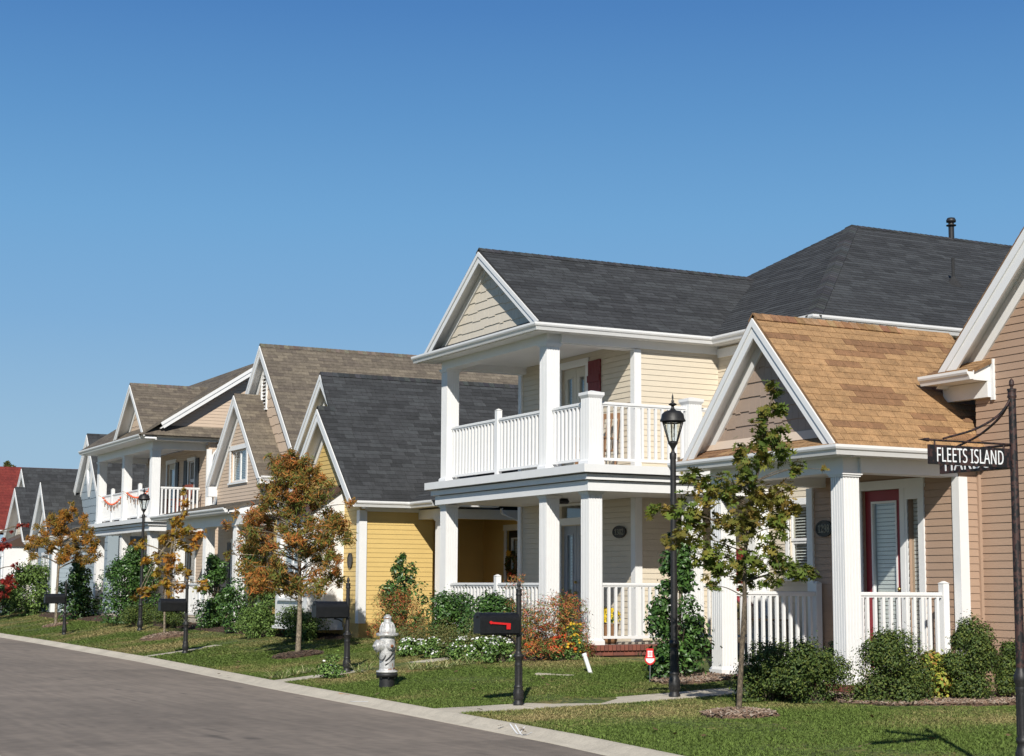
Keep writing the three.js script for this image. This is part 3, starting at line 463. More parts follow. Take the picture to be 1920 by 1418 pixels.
  M('fascia_board', [bx(13.681, 13.71, ye - 0.13, ye - 0.002, e0 + 0.07, e1), bx(13.71, 17.33, ye - 0.13, ye - 0.002, e0 + 0.071, e0 + 0.1), bx(17.331, 17.36, ye - 0.13, ye - 0.002, S0 + 0.07, e0 + 0.07), bx(17.36, 26, ye - 0.13, ye - 0.002, S0 + 0.071, S0 + 0.1)], MAT.white, H);
  // main block: street wall with two windows and a shutter, side wall
  const w1 = [22.93, 23.45, 1.80, 3.02], w2 = [24.12, 24.62, 1.2, 3.02];
  wall(H, 'wall', mf, rectPoly(22.5, 25.56, y0 - 0.3, 6.02), [w1, w2], MAT.cream, { seed: 5 });
  wall(H, 'wall', ms, rectPoly(17.6, 25, y0 - 0.3, 6.02), [], MAT.cream, { merge: 1, seed: 6 });
  M('wall', bx(17.7, 25, 0.3, 6.0, 29.9, 30.6), MAT.cream, H); M('wall', bx(24.8, 25, 0.3, 6.0, 22.6, 29.9), MAT.cream, H); M('wall', bx(15.9, 17.6, 0.3, 6.0, 29.83, 29.95), MAT.cream, H);
  M('corner_board', bx(17.55, 17.7, y0, 5.95, 22.45, 22.6), MAT.white, H);
  M('frieze_board', [bx(17.55, 17.598, 5.82, 5.98, 22.6, 25.5)], MAT.trim, H);
  win(H, mf, w1, { blind: 0.95 }); win(H, mf, w2, { blind: 1 });
  M('shutter', [0, 1].map(i => pbox(mf, 24.73 + i * 0.13, 24.73 + i * 0.13 + 0.122, 1.15, 2.3, 0.02, 0.045)), MAT.redPaint, H);
  // plumbing vents
  M('flue', [move(lathe([[0.06, -0.5], [0.06, 0.28], [0.105, 0.28], [0.105, 0.30], [0.06, 0.30], [0.06, 0.36], [0.1, 0.36], [0.105, 0.40], [0.08, 0.45], [0.001, 0.47]], 16), 24.6, AY, -AS)], MAT.blackPaint, H);
  M('vent_pipe', [move(lathe([[0.2, -0.12], [0.05, 0.1], [0.032, 0.12], [0.032, 0.48], [0.001, 0.48]], 12), 22.3, 7.48, -24.4)], MAT.deckDark, H);
  finishTabs(H);
}

// ------------------------------------------------------------------ 2: taupe house with tan porch roof
{
  const H = house('taupe sided house with tan shingled porch gable and red front door', 14, 0.24, 17.4), y0 = 0.37, f1 = front(15.93), s1 = side(17.44), f2 = front(16.3);
  const fnd = M('porch_floor', bx(14.0, 15.95, 0.0, y0 - 0.002, 17.5, 20.6), MAT.mortar, H);
  for (let i = 0, s = 17.45; s < 20.66; s += 0.077, i++) M('brick', bx(13.93, 14.14, y0 - 0.085, y0 + 0.004, s, s + 0.06), i % 3 ? MAT.brick : MAT.brickB, fnd);
  for (let i = 0, s = 17.45; s < 20.6; s += 0.21, i++) M('brick', bx(13.97, 14.08, y0 - 0.165, y0 - 0.098, s, s + 0.2), i % 2 ? MAT.brick : MAT.brickB, fnd);
  for (let i = 0, x = 14.15; x < 15.85; x += 0.077, i++) M('brick', bx(x, x + 0.06, y0 - 0.085, y0 + 0.004, 17.43, 17.6), i % 3 ? MAT.brick : MAT.brickB, fnd);
  column(H, 14.0, 17.49, y0, 3.12); column(H, 14.0, 20.3, y0, 3.12);
  railing(H, 14.26, 17.62, 15.72, 17.62, y0 + 0.12, 1.56, { sp: 0.128, w: 0.042 }); newel(H, 15.78, 17.62, y0, 1.70, 0.1);
  railing(H, 14.26, 20.43, 15.76, 20.43, y0 + 0.12, 1.56, { sp: 0.128, w: 0.042 }); newel(H, 15.82, 20.43, y0, 1.70, 0.1);
  // entrance wall: red door with full light, sidelight
  const od = [18.62, 19.46, y0 + 0.03, 3.02], os = [18.24, 18.47, y0 + 0.25, 2.86];
  wall(H, 'wall', f1, rectPoly(17.46, 20.7, y0 - 0.2, 3.36), [od, os], MAT.taupe, { seed: 11 });
  wall(H, 'wall', s1, rectPoly(15.93, 16.3, 0.05, 3.36), [], MAT.taupe, { seed: 12 });
  M('corner_board', bx(15.885, 16.04, y0 - 0.1, 3.12, 17.39, 17.53), MAT.white, H);
  M('corner_board', bx(15.88, 15.93, y0, 3.12, 20.6, 20.74), MAT.trim, H);
  M('inner_corner_trim', bx(16.24, 16.298, 0.05, 3.3, 17.39, 17.437), MAT.taupe, H);
  door(H, f1, od, { mat: MAT.redPaint, stile: 0.135, bottom: 0.4, lightTrim: MAT.white, blind: 1, knob: [18.7, 1.4] });
  M('sidelight_frame', [pbox(f1, 18.12, os[0], y0, 3.02, 0, 0.035), pbox(f1, os[1], 18.518, y0, 3.02, 0, 0.03), pbox(f1, os[0], os[1], 2.86, 3.02, 0, 0.03), pbox(f1, os[0], os[1], y0, os[2], 0, 0.03), pbox(f1, 18.1, 18.5, 3.02, 3.15, 0, 0.045)], MAT.white, H);
  { const f = M('sidelight', pbox(f1, os[0], os[1], os[2], os[3], -0.05, -0.045), MAT.glass, H); const sl = []; for (let y = os[3] - 0.05; y > os[2]; y -= 0.06) sl.push(pbox(f1, os[0], os[1], y, y + 0.05, -0.095, -0.09)); stuff(M('blind', sl, MAT.blind, f)); room(f, f1, os); }
  plaque(H, 15.909, 20.33, 2.5, '1298', 0.2, 0.125);
  M('hook', tube([V3(14.9, 3.12, -18.3), V3(14.9, 2.85, -18.3), V3(14.9, 2.72, -18.3), V3(14.88, 2.66, -18.36), V3(14.86, 2.70, -18.42)], 0.008, 0.008, 6, 20), MAT.white, H);
  // porch beam and ceiling
  M('beam', [bx(14.0, 14.26, 3.12, 3.34, 17.49, 20.56), bx(14.26, 16.28, 3.12, 3.34, 17.45, 17.75), bx(14.26, 15.93, 3.12, 3.34, 20.3, 20.56)], MAT.trim, H);
  M('porch_ceiling', bx(14.26, 15.92, 3.26, 3.29, 17.75, 20.3), MAT.trim, H);
  const ye = 3.445, e0 = 17.21, e1 = 20.95, rs = 19.06, ry = 5.41, xr = 13.72;
  M('soffit', [bx(13.74, 16.25, 3.32, 3.34, e0 + 0.09, 17.5), bx(13.74, 14.05, 3.32, 3.34, 17.5, 21.0)], MAT.trim, H);
  const d1 = roofPlane(H, 'roof', [[xr, ye, e0], [17.3, ye, e0], [17.3, ry, rs], [xr, ry, rs]], MAT.deckTan, { tones: 'tan', seed: 41 });
  roofPlane(H, 'roof', [[17.3, ye, 2 * rs - e0], [xr, ye, 2 * rs - e0], [xr, ry, rs], [17.3, ry, rs]], MAT.deckTan);
  capLine(H, d1, [xr, ry + 0.004, rs], [16.3, ry + 0.004, rs], [0, 1, 1], [0, 1, -1], 'tan', 42);
  roofPlane(H, 'skirt_roof', [[13.65, ye - 0.01, e1 + 0.1], [13.65, ye - 0.01, e0], [13.98, ye + 0.17, e0 + 0.16], [13.98, ye + 0.17, e1 - 0.1]], MAT.deckTan, { tones: 'tan', seed: 43 });
  M('flashing', hexa([V3(13.925, ye + 0.15, -(e0 + 0.3)), V3(13.925, ye + 0.15, -(e1 - 0.3)), V3(13.955, ye + 0.27, -(e1 - 0.42)), V3(13.955, ye + 0.27, -(e0 + 0.42))], [V3(13.915, ye + 0.155, -(e0 + 0.3)), V3(13.915, ye + 0.155, -(e1 - 0.3)), V3(13.945, ye + 0.275, -(e1 - 0.42)), V3(13.945, ye + 0.275, -(e0 + 0.42))]), std([0.62, 0.5, 0.4], { roughness: 0.5 }), H);
  wall(H, 'gable_wall', front(13.98), [[e0 + 0.34, ye + 0.26], [2 * rs - e0 - 0.34, ye + 0.26], [rs, ry - 0.14]], [], MAT.taupeShake, { shake: 1, exp: 0.2, seed: 44 });
  gableTrim(H, xr, 13.98, [e0 + 0.02, ye + 0.03], [2 * rs - e0 - 0.02, ye + 0.03], [rs, ry], { w: 0.19, fw: 0.15 });
  gutter(H, [13.73, ye, e1 + 0.15], [13.73, ye, e0 + 0.05], [-1, 0], 0, 1); gutter(H, [13.73, ye, e0 + 0.05], [16.28, ye, e0 + 0.05], [0, -1], 1, 0);
  M('fascia_board', [bx(13.731, 13.76, ye - 0.125, ye - 0.002, e0 + 0.05, e1 + 0.14), bx(13.76, 16.28, ye - 0.125, ye - 0.002, e0 + 0.051, e0 + 0.08)], MAT.white, H);
  // tall main gable to the right
  const gs = 13.75, gy = 8.72, w0 = 17.45, ge = 17.93, gey = gy - (ge - gs), w9 = 2 * gs - w0;
  wall(H, 'gable_wall', f2, [[w9, 0.05], [w0, 0.05], [w0, gey + ge - w0 - 0.02], [gs, gy - 0.1], [w9, gey + ge - w0 - 0.02]], [], MAT.taupe, { seed: 13, exp: 0.102 });
  M('wall', bx(16.42, 24, 0.05, 4.4, w0 - 0.12, w0 - 0.01), MAT.taupe, H); M('wall', bx(16.42, 24, 0.05, 4.4, w9, w9 + 0.1), MAT.taupe, H); M('wall', bx(23.9, 24, 0.05, 4.5, w9, w0 - 0.2), MAT.taupe, H); M('wall', bx(16.0, 20, 0.05, 3.3, 20.55, 20.66), MAT.taupe, H);
  const xg = 15.98; roofPlane(H, 'roof', [[24, gey, ge], [xg, gey, ge], [xg, gy, gs], [24, gy, gs]], MAT.deckTan, { tones: 'tan', seed: 45 });
  roofPlane(H, 'roof', [[xg, gey, 2 * gs - ge], [24, gey, 2 * gs - ge], [24, gy, gs], [xg, gy, gs]], MAT.deckTan);
  gableTrim(H, xg, 16.3, [ge, gey], [2 * gs - ge, gey], [gs, gy], { w: 0.24, fw: 0.2 });
  // cornice return at the gable foot
  M('cornice_return', [polyX([[17.12, 4.42], [18.02, 4.42], [18.02, 4.52], [17.12, 4.52]], 15.9, 16.3), polyS([[15.9, 4.52], [16.298, 4.52], [16.298, 4.7]], 17.12, 17.14), bx(16.25, 16.32, 4.16, 4.72, 17.06, 17.12), polyX([[17.12, 4.2], [18.0, 4.2], [18.0, 4.415], [17.12, 4.415]], 16.2, 16.296)], MAT.trim, H);
  roofPlane(H, 'return_roof', [[15.86, 4.54, 18.04], [15.86, 4.54, 17.08], [16.29, 4.73, 17.08], [16.29, 4.73, 18.04]], MAT.deckTan, { tones: 'tan', seed: 46 });
  gutter(H, [15.92, 4.54, 18.05], [15.92, 4.54, 17.07], [-1, 0]);
  finishTabs(H);
}

// ------------------------------------------------------------------ 3: yellow house
{
  const H = house('yellow sided house with charcoal gabled roof and white bay', 13.8, 0.5, 33.5), y0 = 0.82, ye = 3.40, f1 = front(13.8), s1 = side(33.5), e0 = 33.1;
  M('brick_base', [bx(13.78, 15.4, 0.3, y0, 33.48, 39), bx(15.4, 17.4, 0.3, y0 - 0.05, 32.0, 39)], MAT.yellowBrick, H);
  wall(H, 'wall', s1, rectPoly(13.8, 15.5, y0, 3.2), [], MAT.yellow, { seed: 51 });
  const rs = 36.2, ry = 6.5, r2 = 35.3, ry2 = ye + (r2 - e0), xr = 13.45;
  wall(H, 'gable_wall', f1, [[33.5, y0], [37.3, y0], [37.3, ye + 0.25], [r2, ry2 - 0.12], [33.5, ye + 0.25]], [[34.4, 36.4, y0, 3.5]], MAT.yellow, { seed: 52 });
  M('wall', bx(13.8, 13.9, y0, 3.2, 37.32, 39), MAT.yellow, H); M('wall', bx(13.9, 22, y0, 3.3, 38.9, 39), MAT.yellow, H); M('wall', bx(17.9, 22, y0, 3.3, 32.4, 32.5), MAT.yellow, H); M('wall', bx(21.9, 22, y0, 3.3, 32.5, 38.9), MAT.yellow, H);
  M('corner_board', bx(13.755, 13.93, y0, 3.22, 33.45, 33.61), MAT.white, H);
  M('frieze_board', [bx(13.9, 15.4, 3.2, 3.33, 33.45, 33.498)], MAT.trim, H);
  M('soffit', [bx(13.5, 14.8, 3.29, 3.32, e0 + 0.05, 33.55), bx(14.85, 16.4, 3.29, 3.32, 32.1, 33.55)], MAT.trim, H);
  // recessed side porch with column, door and wreath
  column(H, 15.15, 32.35, 0.78, 3.05, 0.25); M('beam', [bx(15.15, 15.4, 3.05, 3.25, 32.35, 33.48), bx(15.4, 17.9, 3.05, 3.25, 32.35, 32.6)], MAT.trim, H);
  M('porch_ceiling', bx(15.4, 17.9, 3.24, 3.27, 32.6, 33.5), MAT.trim, H);
  const f3 = front(17.3), od = [32.72, 33.42, 0.8, 2.85];
  wall(H, 'wall', f3, rectPoly(31.4, 34.6, 0.75, 3.25), [od], MAT.yellow, { seed: 53 });
  wall(H, 'wall', side(34.6), rectPoly(15.5, 17.3, 0.75, 3.25), [], MAT.yellow, { seed: 54, merge: 1 });
  M('wall', bx(15.5, 15.58, y0, 3.2, 33.62, 34.6), MAT.yellow, H);
  door(H, f3, od, { mat: MAT.blackPaint, stile: 0.12, bottom: 0.35, lightTrim: MAT.trim, blind: 1 });
  M('corner_board', bx(17.22, 17.298, 0.75, 3.2, 31.9, 32.02), MAT.white, H);
  downspout(H, [[16.3, 3.25, 31.75], [16.3, 3.18, 31.75], [16.8, 2.95, 31.78], [16.95, 2.75, 31.8], [16.95, 0.8, 31.8]]);
  // roofs
  const d1 = roofPlane(H, 'roof', [[xr, ye, e0], [22.5, ye, e0], [22.5, ry, rs], [13.85, ry, rs], [13.85, ry2, r2], [xr, ry2, r2]].filter((_, i) => i !== 4 && i !== 5).map((p, i) => i === 3 ? [13.85, ry, rs] : p), MAT.deckDark, { tones: 'dark', seed: 55 });
  roofPlane(H, 'roof', [[xr, ye, e0], [13.85, ye, e0], [13.85, ry2, r2], [xr, ry2, r2]], MAT.deckDark, { tones: 'dark', seed: 56 });
  roofPlane(H, 'roof', [[14.5, ye, 2 * r2 - e0], [xr, ye, 2 * r2 - e0], [xr, ry2, r2], [14.5, ry2, r2]], MAT.deckDark);
  roofPlane(H, 'roof', [[22.5, ye, 2 * rs - e0], [13.85, ye, 2 * rs - e0], [13.85, ry, rs], [22.5, ry, rs]], MAT.deckDark);
  capLine(H, d1, [13.85, ry + 0.004, rs], [20.5, ry + 0.004, rs], [0, 1, 1], [0, 1, -1], 'dark', 57); capLine(H, d1, [xr, ry2 + 0.004, r2], [13.85, ry2 + 0.004, r2], [0, 1, 1], [0, 1, -1], 'dark', 58);
  // cross gable over the side porch, sloping to the street
  roofPlane(H, 'roof', [[14.78, ye, 33.9], [14.78, ye, 31.6], [17.9, ye + 1.9, 31.6], [17.9, ye + 1.9, 35.2]], MAT.deckDark, { tones: 'dark', seed: 59 });
  wall(H, 'gable_wall', front(14.15), [[34.6, ry2 - 0.95], [37.8, ry2 - 0.95], [rs, ry - 0.2]], [], MAT.yellow, { seed: 60, merge: 1 });
  gableTrim(H, xr, 13.8, [e0 + 0.02, ye + 0.02], [2 * r2 - e0, ye], [r2, ry2], { w: 0.19, fw: 0.15 }); gableTrim(H, 13.85, 14.15, [r2 - 0.3, ye + (r2 - 0.3 - e0) * 1.0], [2 * rs - e0, ye], [rs, ry], { w: 0.19, fw: 0.15 });
  gutter(H, [13.5, ye, e0 + 0.06], [14.86, ye, e0 + 0.06], [0, -1], 0, -1); gutter(H, [14.86, ye, e0 + 0.06], [14.86, ye, 32.0], [-1, 0], -1, 0.6); gutter(H, [14.86, ye, 32.0], [16.2, ye, 31.75], [0, -1]);
  // white bay with standing-seam lean-to roof
  const bw = [34.75, 36.05, 1.35, 2.75];
  const bayf = front(12.95); M('bay', [polyX(rectPoly(34.4, 36.4, 0.72, 3.2), 12.95, 13.05, [rectPoly(...bw)]), polyS([[13.05, 0.72], [13.795, 0.72], [13.795, 3.78], [13.7, 3.72], [13.05, 3.2]], 34.4, 34.5), polyS([[13.05, 0.72], [13.795, 0.72], [13.795, 3.72], [13.05, 3.2]], 36.3, 36.4), bx(12.9, 13.79, 0.66, 0.72, 34.35, 36.45)], MAT.white, H);
  win(H, bayf, bw, { cols: 2, blind: 0.6 });
  { const rp = (x, s, n) => V3(x, 3.2 + (x - 12.98) * 0.72 + n, -s); const mr = M('bay_roof', hexa([rp(12.82, 34.3, 0), rp(12.82, 36.5, 0), rp(13.79, 36.5, 0), rp(13.79, 34.3, 0)], [rp(12.82, 34.3, 0.02), rp(12.82, 36.5, 0.02), rp(13.79, 36.5, 0.02), rp(13.79, 34.3, 0.02)]), MAT.metalRoof, H);
    for (let s = 34.32; s < 36.5; s += 0.3) M('seam', hexa([rp(12.82, s, 0.02), rp(12.82, s + 0.02, 0.02), rp(13.79, s + 0.02, 0.02), rp(13.79, s, 0.02)], [rp(12.82, s, 0.05), rp(12.82, s + 0.02, 0.05), rp(13.79, s + 0.02, 0.05), rp(13.79, s, 0.05)]), MAT.metalRoof, mr); }
  plaque(H, 13.779, 33.98, 2.15, '', 0.13, 0.17);
  finishTabs(H);
}

// ------------------------------------------------------------------ 4: beige house with steep gables
{
  const H = house('beige house with steep brown gables, louvred vent and front porch', 13.9, 0.52, 41.5), y0 = 0.68, ye = 3.6;
  M('porch_floor', bx(13.8, 15.6, 0.3, y0, 41.4, 48.6), MAT.concrete, H);
  for (const s of [42.2, 44.8, 47.6]) column(H, 13.9, s, y0, 3.18);
  M('beam', [bx(13.88, 14.2, 3.18, 3.46, 41.5, 48.6), bx(14.2, 15.6, 3.18, 3.46, 42.14, 42.4), polyS([[13.6, 3.46], [15.6, 3.46], [15.6, 4.02], [13.6, 3.58]], 41.9, 41.98)], MAT.trim, H);
  M('porch_ceiling', bx(14.2, 15.55, 3.44, 3.459, 42.4, 48.5), MAT.trim, H);
  const f1 = front(15.5), ow = [[42.6, 43.4, 1.0, 2.85], [46.6, 47.3, 1.0, 2.85]], od = [44.9, 45.8, y0 + 0.02, 2.85];
  wall(H, 'wall', f1, rectPoly(41.2, 48.7, y0, 3.45), [...ow, od], MAT.beige, { merge: 1, seed: 71 });
  ow.forEach(w => { win(H, f1, w, { blind: 0.5 }); M('shutter', pbox(f1, w[0] - 0.42, w[0] - 0.12, w[2], w[3], 0.01, 0.05), MAT.blackPaint, H); M('shutter', pbox(f1, w[1] + 0.12, w[1] + 0.42, w[2], w[3], 0.01, 0.05), MAT.blackPaint, H); });
  door(H, f1, od, { mat: MAT.blackPaint, bottom: 0.4 }); plaque(H, 15.478, 44.45, 2.2, '', 0.13, 0.17);
  wall(H, 'wall', side(41.2), rectPoly(15.5, 24, 0.5, 3.9), [], MAT.beige, { merge: 1, seed: 72 }); M('wall', bx(15.6, 24, 0.5, 4, 48.5, 48.6), MAT.beige, H); M('wall', bx(23.9, 24, 0.5, 4, 41.2, 48.5), MAT.beige, H);
  railing(H, 14.03, 45.06, 14.03, 47.6, y0 + 0.1, y0 + 0.98); newel(H, 14.03, 45.6, y0, y0 + 1.1);
  // porch lean-to roof
  const sr = roofPlane(H, 'porch_roof', [[13.5, ye, 48.8], [13.5, ye, 41.85], [15.6, ye + 0.46, 41.85], [15.6, ye + 0.46, 48.8]], MAT.deckBrown, { tones: 'brown', seed: 73 });
  gutter(H, [13.55, ye, 48.8], [13.55, ye, 41.86], [-1, 0]); M('soffit', bx(13.5, 13.9, 3.46, 3.49, 41.9, 48.7), MAT.trim, H);
  // big gable
  const rs = 44.62, ry = 8.33, k = 1.1, e0 = 40.5, eY = ry - (rs - e0) * k, xr = 15.25, xw = 15.55;
  const d1 = roofPlane(H, 'roof', [[xr, eY, e0], [24.5, eY, e0], [24.5, ry, rs], [xr, ry, rs]], MAT.deckBrown, { tones: 'brown', seed: 74 });
  roofPlane(H, 'roof', [[24.5, eY, 2 * rs - e0], [xr, eY, 2 * rs - e0], [xr, ry, rs], [24.5, ry, rs]], MAT.deckBrown);
  capLine(H, d1, [xr, ry, rs], [24.5, ry, rs], [0, 1, k], [0, 1, -k], 'brown', 75);
    const va = 44.76, vb = 45.12, v0 = 6.6, v1 = 7.5;
  wall(H, 'gable_wall', front(xw), [[e0 + 0.4, 3.95], [2 * rs - e0 - 0.4, 3.95], [rs, ry - 0.25]], [[va, vb, v0, v1]], MAT.beige, { shake: 1, exp: 0.26, seed: 76 });
  { const F = front(xw), v = M('louvre_vent', [pbox(F, va - 0.06, va, v0 - 0.05, v1 + 0.08, 0, 0.05), pbox(F, vb, vb + 0.06, v0 - 0.05, v1 + 0.08, 0, 0.05), pbox(F, va, vb, v1, v1 + 0.08, 0, 0.05), pbox(F, va - 0.09, vb + 0.09, v0 - 0.1, v0 - 0.05, 0, 0.06)], MAT.white, H); for (let y = v0; y < v1 - 0.05; y += 0.1) M('slat', hexa([V3(xw - 0.03, y, -va), V3(xw - 0.03, y, -vb), V3(xw + 0.05, y + 0.05, -vb), V3(xw + 0.05, y + 0.05, -va)], [V3(xw - 0.03, y + 0.02, -va), V3(xw - 0.03, y + 0.02, -vb), V3(xw + 0.05, y + 0.07, -vb), V3(xw + 0.05, y + 0.07, -va)]), MAT.white, v); room(v, F, [va, vb, v0, v1]); }
  gableTrim(H, xr, xw, [e0, eY], [2 * rs - e0, eY], [rs, ry], { w: 0.2, fw: 0.17 });
  // dormer gable
  const q0 = 42.9, qr = 45.28, qy = 6.97, kk = 1.03, qe = qy - (qr - q0) * kk, xd = 14.75, xdw = 15.03, dw = [44.83, 46.2, 4.52, 5.42];
  roofPlane(H, 'dormer_roof', [[xd, qe, q0], [15.7, qe, q0], [15.7, qy, qr], [xd, qy, qr]], MAT.deckBrown, { tones: 'brown', seed: 77 });
  roofPlane(H, 'dormer_roof', [[15.7, qe, 2 * qr - q0], [xd, qe, 2 * qr - q0], [xd, qy, qr], [15.7, qy, qr]], MAT.deckBrown);
  wall(H, 'dormer_wall', front(xdw), [[43.15, 3.8], [47.4, 3.8], [47.4, qe + 0.12], [qr, qy - 0.25], [43.15, qe + 0.12]], [dw], MAT.beige, { merge: 1, exp: 0.1, seed: 78 }); M('dormer_side', bx(xdw, 15.54, 3.8, qe + 0.1, 43.15, 43.21), MAT.beige, H);
  gableTrim(H, xd, xdw, [q0, qe], [2 * qr - q0, qe], [qr, qy], { w: 0.2, fw: 0.17 }); M('cornice_return', [bx(xd, xd + 0.28, qe - 0.2, qe - 0.02, q0 + 0.0, q0 + 0.2), bx(xd, xd + 0.28, qe - 0.35, qe - 0.06, 47.4, 2 * qr - q0)], MAT.white, H);
  gutter(H, [xd + 0.02, qe, q0 + 0.06], [15.54, qe, q0 + 0.06], [0, -1]);
  win(H, front(xdw), dw, { cols: 2, single: 1, blind: 1, casing: 0.11 });
  finishTabs(H, 120);
}

// ------------------------------------------------------------------ 5: beige house with garlanded balcony
{
  const H = house('beige house with white balcony hung with an orange garland', 13.9, 0.55, 50.2), y0 = 0.66, fl = 3.64, ye = 6.16;
  M('porch_floor', bx(13.9, 15.8, 0.3, y0, 50.1, 57.5), MAT.concrete, H);
  for (const s of [50.4, 53.7, 57.0]) { column(H, 14.0, s, y0, 3.25, 0.27); column(H, 14.0, s, fl, 5.78, 0.27); }
  M('balcony_floor', bx(13.98, 15.8, 3.28, 3.62, 50.25, 57.3), MAT.trim, H);
  for (const [d, a, b, n] of [[0.08, 3.25, 3.4, 'fascia'], [0.14, 3.415, 3.49, 'fascia'], [0.24, 3.515, 3.64, 'deck_edge']]) M(n, [bx(13.98 - d, 14.03, a, b, 50.2 - d, 57.3 + d), bx(14.03, 15.8, a, b, 50.2 - d, 50.3)], MAT.white, H);
  railing(H, 14.15, 50.7, 14.15, 52.2, fl + 0.1, 4.62, { sp: 0.125 }); railing(H, 14.15, 52.3, 14.15, 53.7, fl + 0.1, 4.62, { sp: 0.125 }); railing(H, 14.15, 54.0, 14.15, 55.6, fl + 0.1, 4.62, { sp: 0.125 }); railing(H, 14.15, 55.7, 14.15, 57.0, fl + 0.1, 4.62, { sp: 0.125 });
  newel(H, 14.15, 52.25, fl, 4.8, 0.11); newel(H, 14.15, 55.65, fl, 4.8, 0.11); railing(H, 14.3, 50.5, 15.55, 50.5, fl + 0.1, 4.62, { sp: 0.13, w: 0.045 });
  const f1 = front(15.7), ws = [[51.5, 52.15, 4.3, 5.55]], od = [53.7, 54.6, fl + 0.02, 5.6];
  wall(H, 'wall', f1, rectPoly(50.1, 57.4, fl, 5.95), [...ws, od], MAT.beige, { merge: 1, seed: 81 }); wall(H, 'wall', f1, rectPoly(50.1, 57.4, 0.6, 3.3), [[51.2, 52, 0.9, 2.8], [55.5, 56.3, 0.9, 2.8]], MAT.beige, { merge: 1, seed: 82 });
  win(H, f1, ws[0], { blind: 0 }); door(H, f1, od, { mat: MAT.doorCream }); for (const w of [[51.2, 52, 0.9, 2.8], [55.5, 56.3, 0.9, 2.8]]) win(H, f1, w, { blind: 0 });
  for (const [a, b] of [[51.02, 51.38], [52.27, 52.63], [53.25, 53.57]]) M('shutter', pbox(f1, a, b, 4.2, 5.6, 0.01, 0.05), MAT.blackPaint, H);
  wall(H, 'wall', side(50.1), [[15.7, 0.6], [20.2, 0.6], [20.2, 6.6], [17.2, 8.4], [15.7, 7.4]], [], MAT.beige, { merge: 1, seed: 83 });
  wall(H, 'wall', side(50.1), [[14.3, 6.3], [15.7, 6.3], [15.7, 7.4], [14.6, 6.68]], [], MAT.beige, { merge: 1, seed: 89 }); M('wall', bx(15.8, 20.2, 0.6, 6, 57.3, 57.4), MAT.beige, H); M('wall', bx(20.1, 20.2, 0.6, 6.4, 50.2, 57.3), MAT.beige, H);
  M('corner_board', [bx(15.62, 15.78, fl, 5.8, 50.04, 50.098)], MAT.white, H); downspout(H, [[15.95, 5.95, 49.95], [15.95, 5.85, 49.95], [15.8, 5.6, 50.0], [15.8, 3.7, 50.0]]);
  M('beam', [bx(14.0, 14.3, 5.78, 6.02, 50.4, 57.3), bx(14.3, 15.7, 5.78, 6.02, 50.4, 50.6), bx(14.3, 15.7, 5.78, 6.02, 57.05, 57.3)], MAT.trim, H); M('gallery_ceiling', bx(14.3, 15.68, 5.97, 6.0, 50.6, 57.0), MAT.trim, H); M('soffit', [bx(13.5, 14.05, 6.02, 6.05, 50.0, 57.6), bx(14.05, 15.9, 6.02, 6.05, 49.95, 50.42)], MAT.trim, H);
  // main roof: street slope with a raking side edge, front gable, side pent roof
  const K = 0.655, ms = 49.75, RX = 17.2; const yAt = x => ye + 0.02 + (x - 13.45) * K;
  const d0 = roofPlane(H, 'roof', [[13.45, ye, 57.7], [13.45, ye, ms], [RX, yAt(RX), ms], [RX, yAt(RX), 57.7]], MAT.deckBrown, { tones: 'brown', seed: 84 }); roofPlane(H, 'roof', [[2 * RX - 13.45, ye, ms], [2 * RX - 13.45, ye, 57.7], [RX, yAt(RX), 57.7], [RX, yAt(RX), ms]], MAT.deckBrown);
  const rk = [[14.05, yAt(14.05) - 0.05], [RX, yAt(RX) - 0.05]]; M('rake_board', [polyS(strip(rk[0], rk[1], 0.2), ms - 0.002, ms + 0.03), polyS(strip(rk[0], rk[1], 0.09), ms - 0.025, ms - 0.002)], MAT.trim, H); M('rake_soffit', polyS(strip(inset(rk[0], 0.16), inset(rk[1], 0.16), 0.03), ms + 0.03, 50.08), MAT.trim, H);
  roofPlane(H, 'pent_roof', [[13.9, ye, 49.98], [15.9, ye, 49.98], [15.9, ye + 0.22, 50.3], [14.1, ye + 0.22, 50.3]], MAT.deckBrown, { tones: 'brown', seed: 85 });
  const rs = 51.62, ry = 7.9, e0 = 49.75, k = 0.93, eY = ry - (rs - e0) * k, xr = 13.55; const dg = roofPlane(H, 'roof', [[xr, eY, e0], [16.4, eY, e0], [16.4, ry, rs], [xr, ry, rs]], MAT.deckBrown, { tones: 'brown', seed: 86 }); roofPlane(H, 'roof', [[16.4, eY, 2 * rs - e0], [xr, eY, 2 * rs - e0], [xr, ry, rs], [16.4, ry, rs]], MAT.deckBrown); capLine(H, dg, [xr, ry, rs], [16.2, ry, rs], [0, 1, 1], [0, 1, -1], 'brown', 87);
  wall(H, 'gable_wall', front(13.95), [[e0 + 0.35, eY + 0.2], [2 * rs - e0 - 0.35, eY + 0.2], [rs, ry - 0.2]], [], MAT.beige, { shake: 1, exp: 0.24, seed: 88 }); gableTrim(H, xr, 13.95, [e0, eY], [2 * rs - e0, eY], [rs, ry], { w: 0.17, fw: 0.14 });
  gutter(H, [13.55, ye, 57.7], [13.55, ye, 50.05], [-1, 0], 0, 1); gutter(H, [13.55, ye, 50.05], [16.0, ye, 50.05], [0, -1], 1, 0);
  finishTabs(H, 120); H.position.z -= 0.42;
}

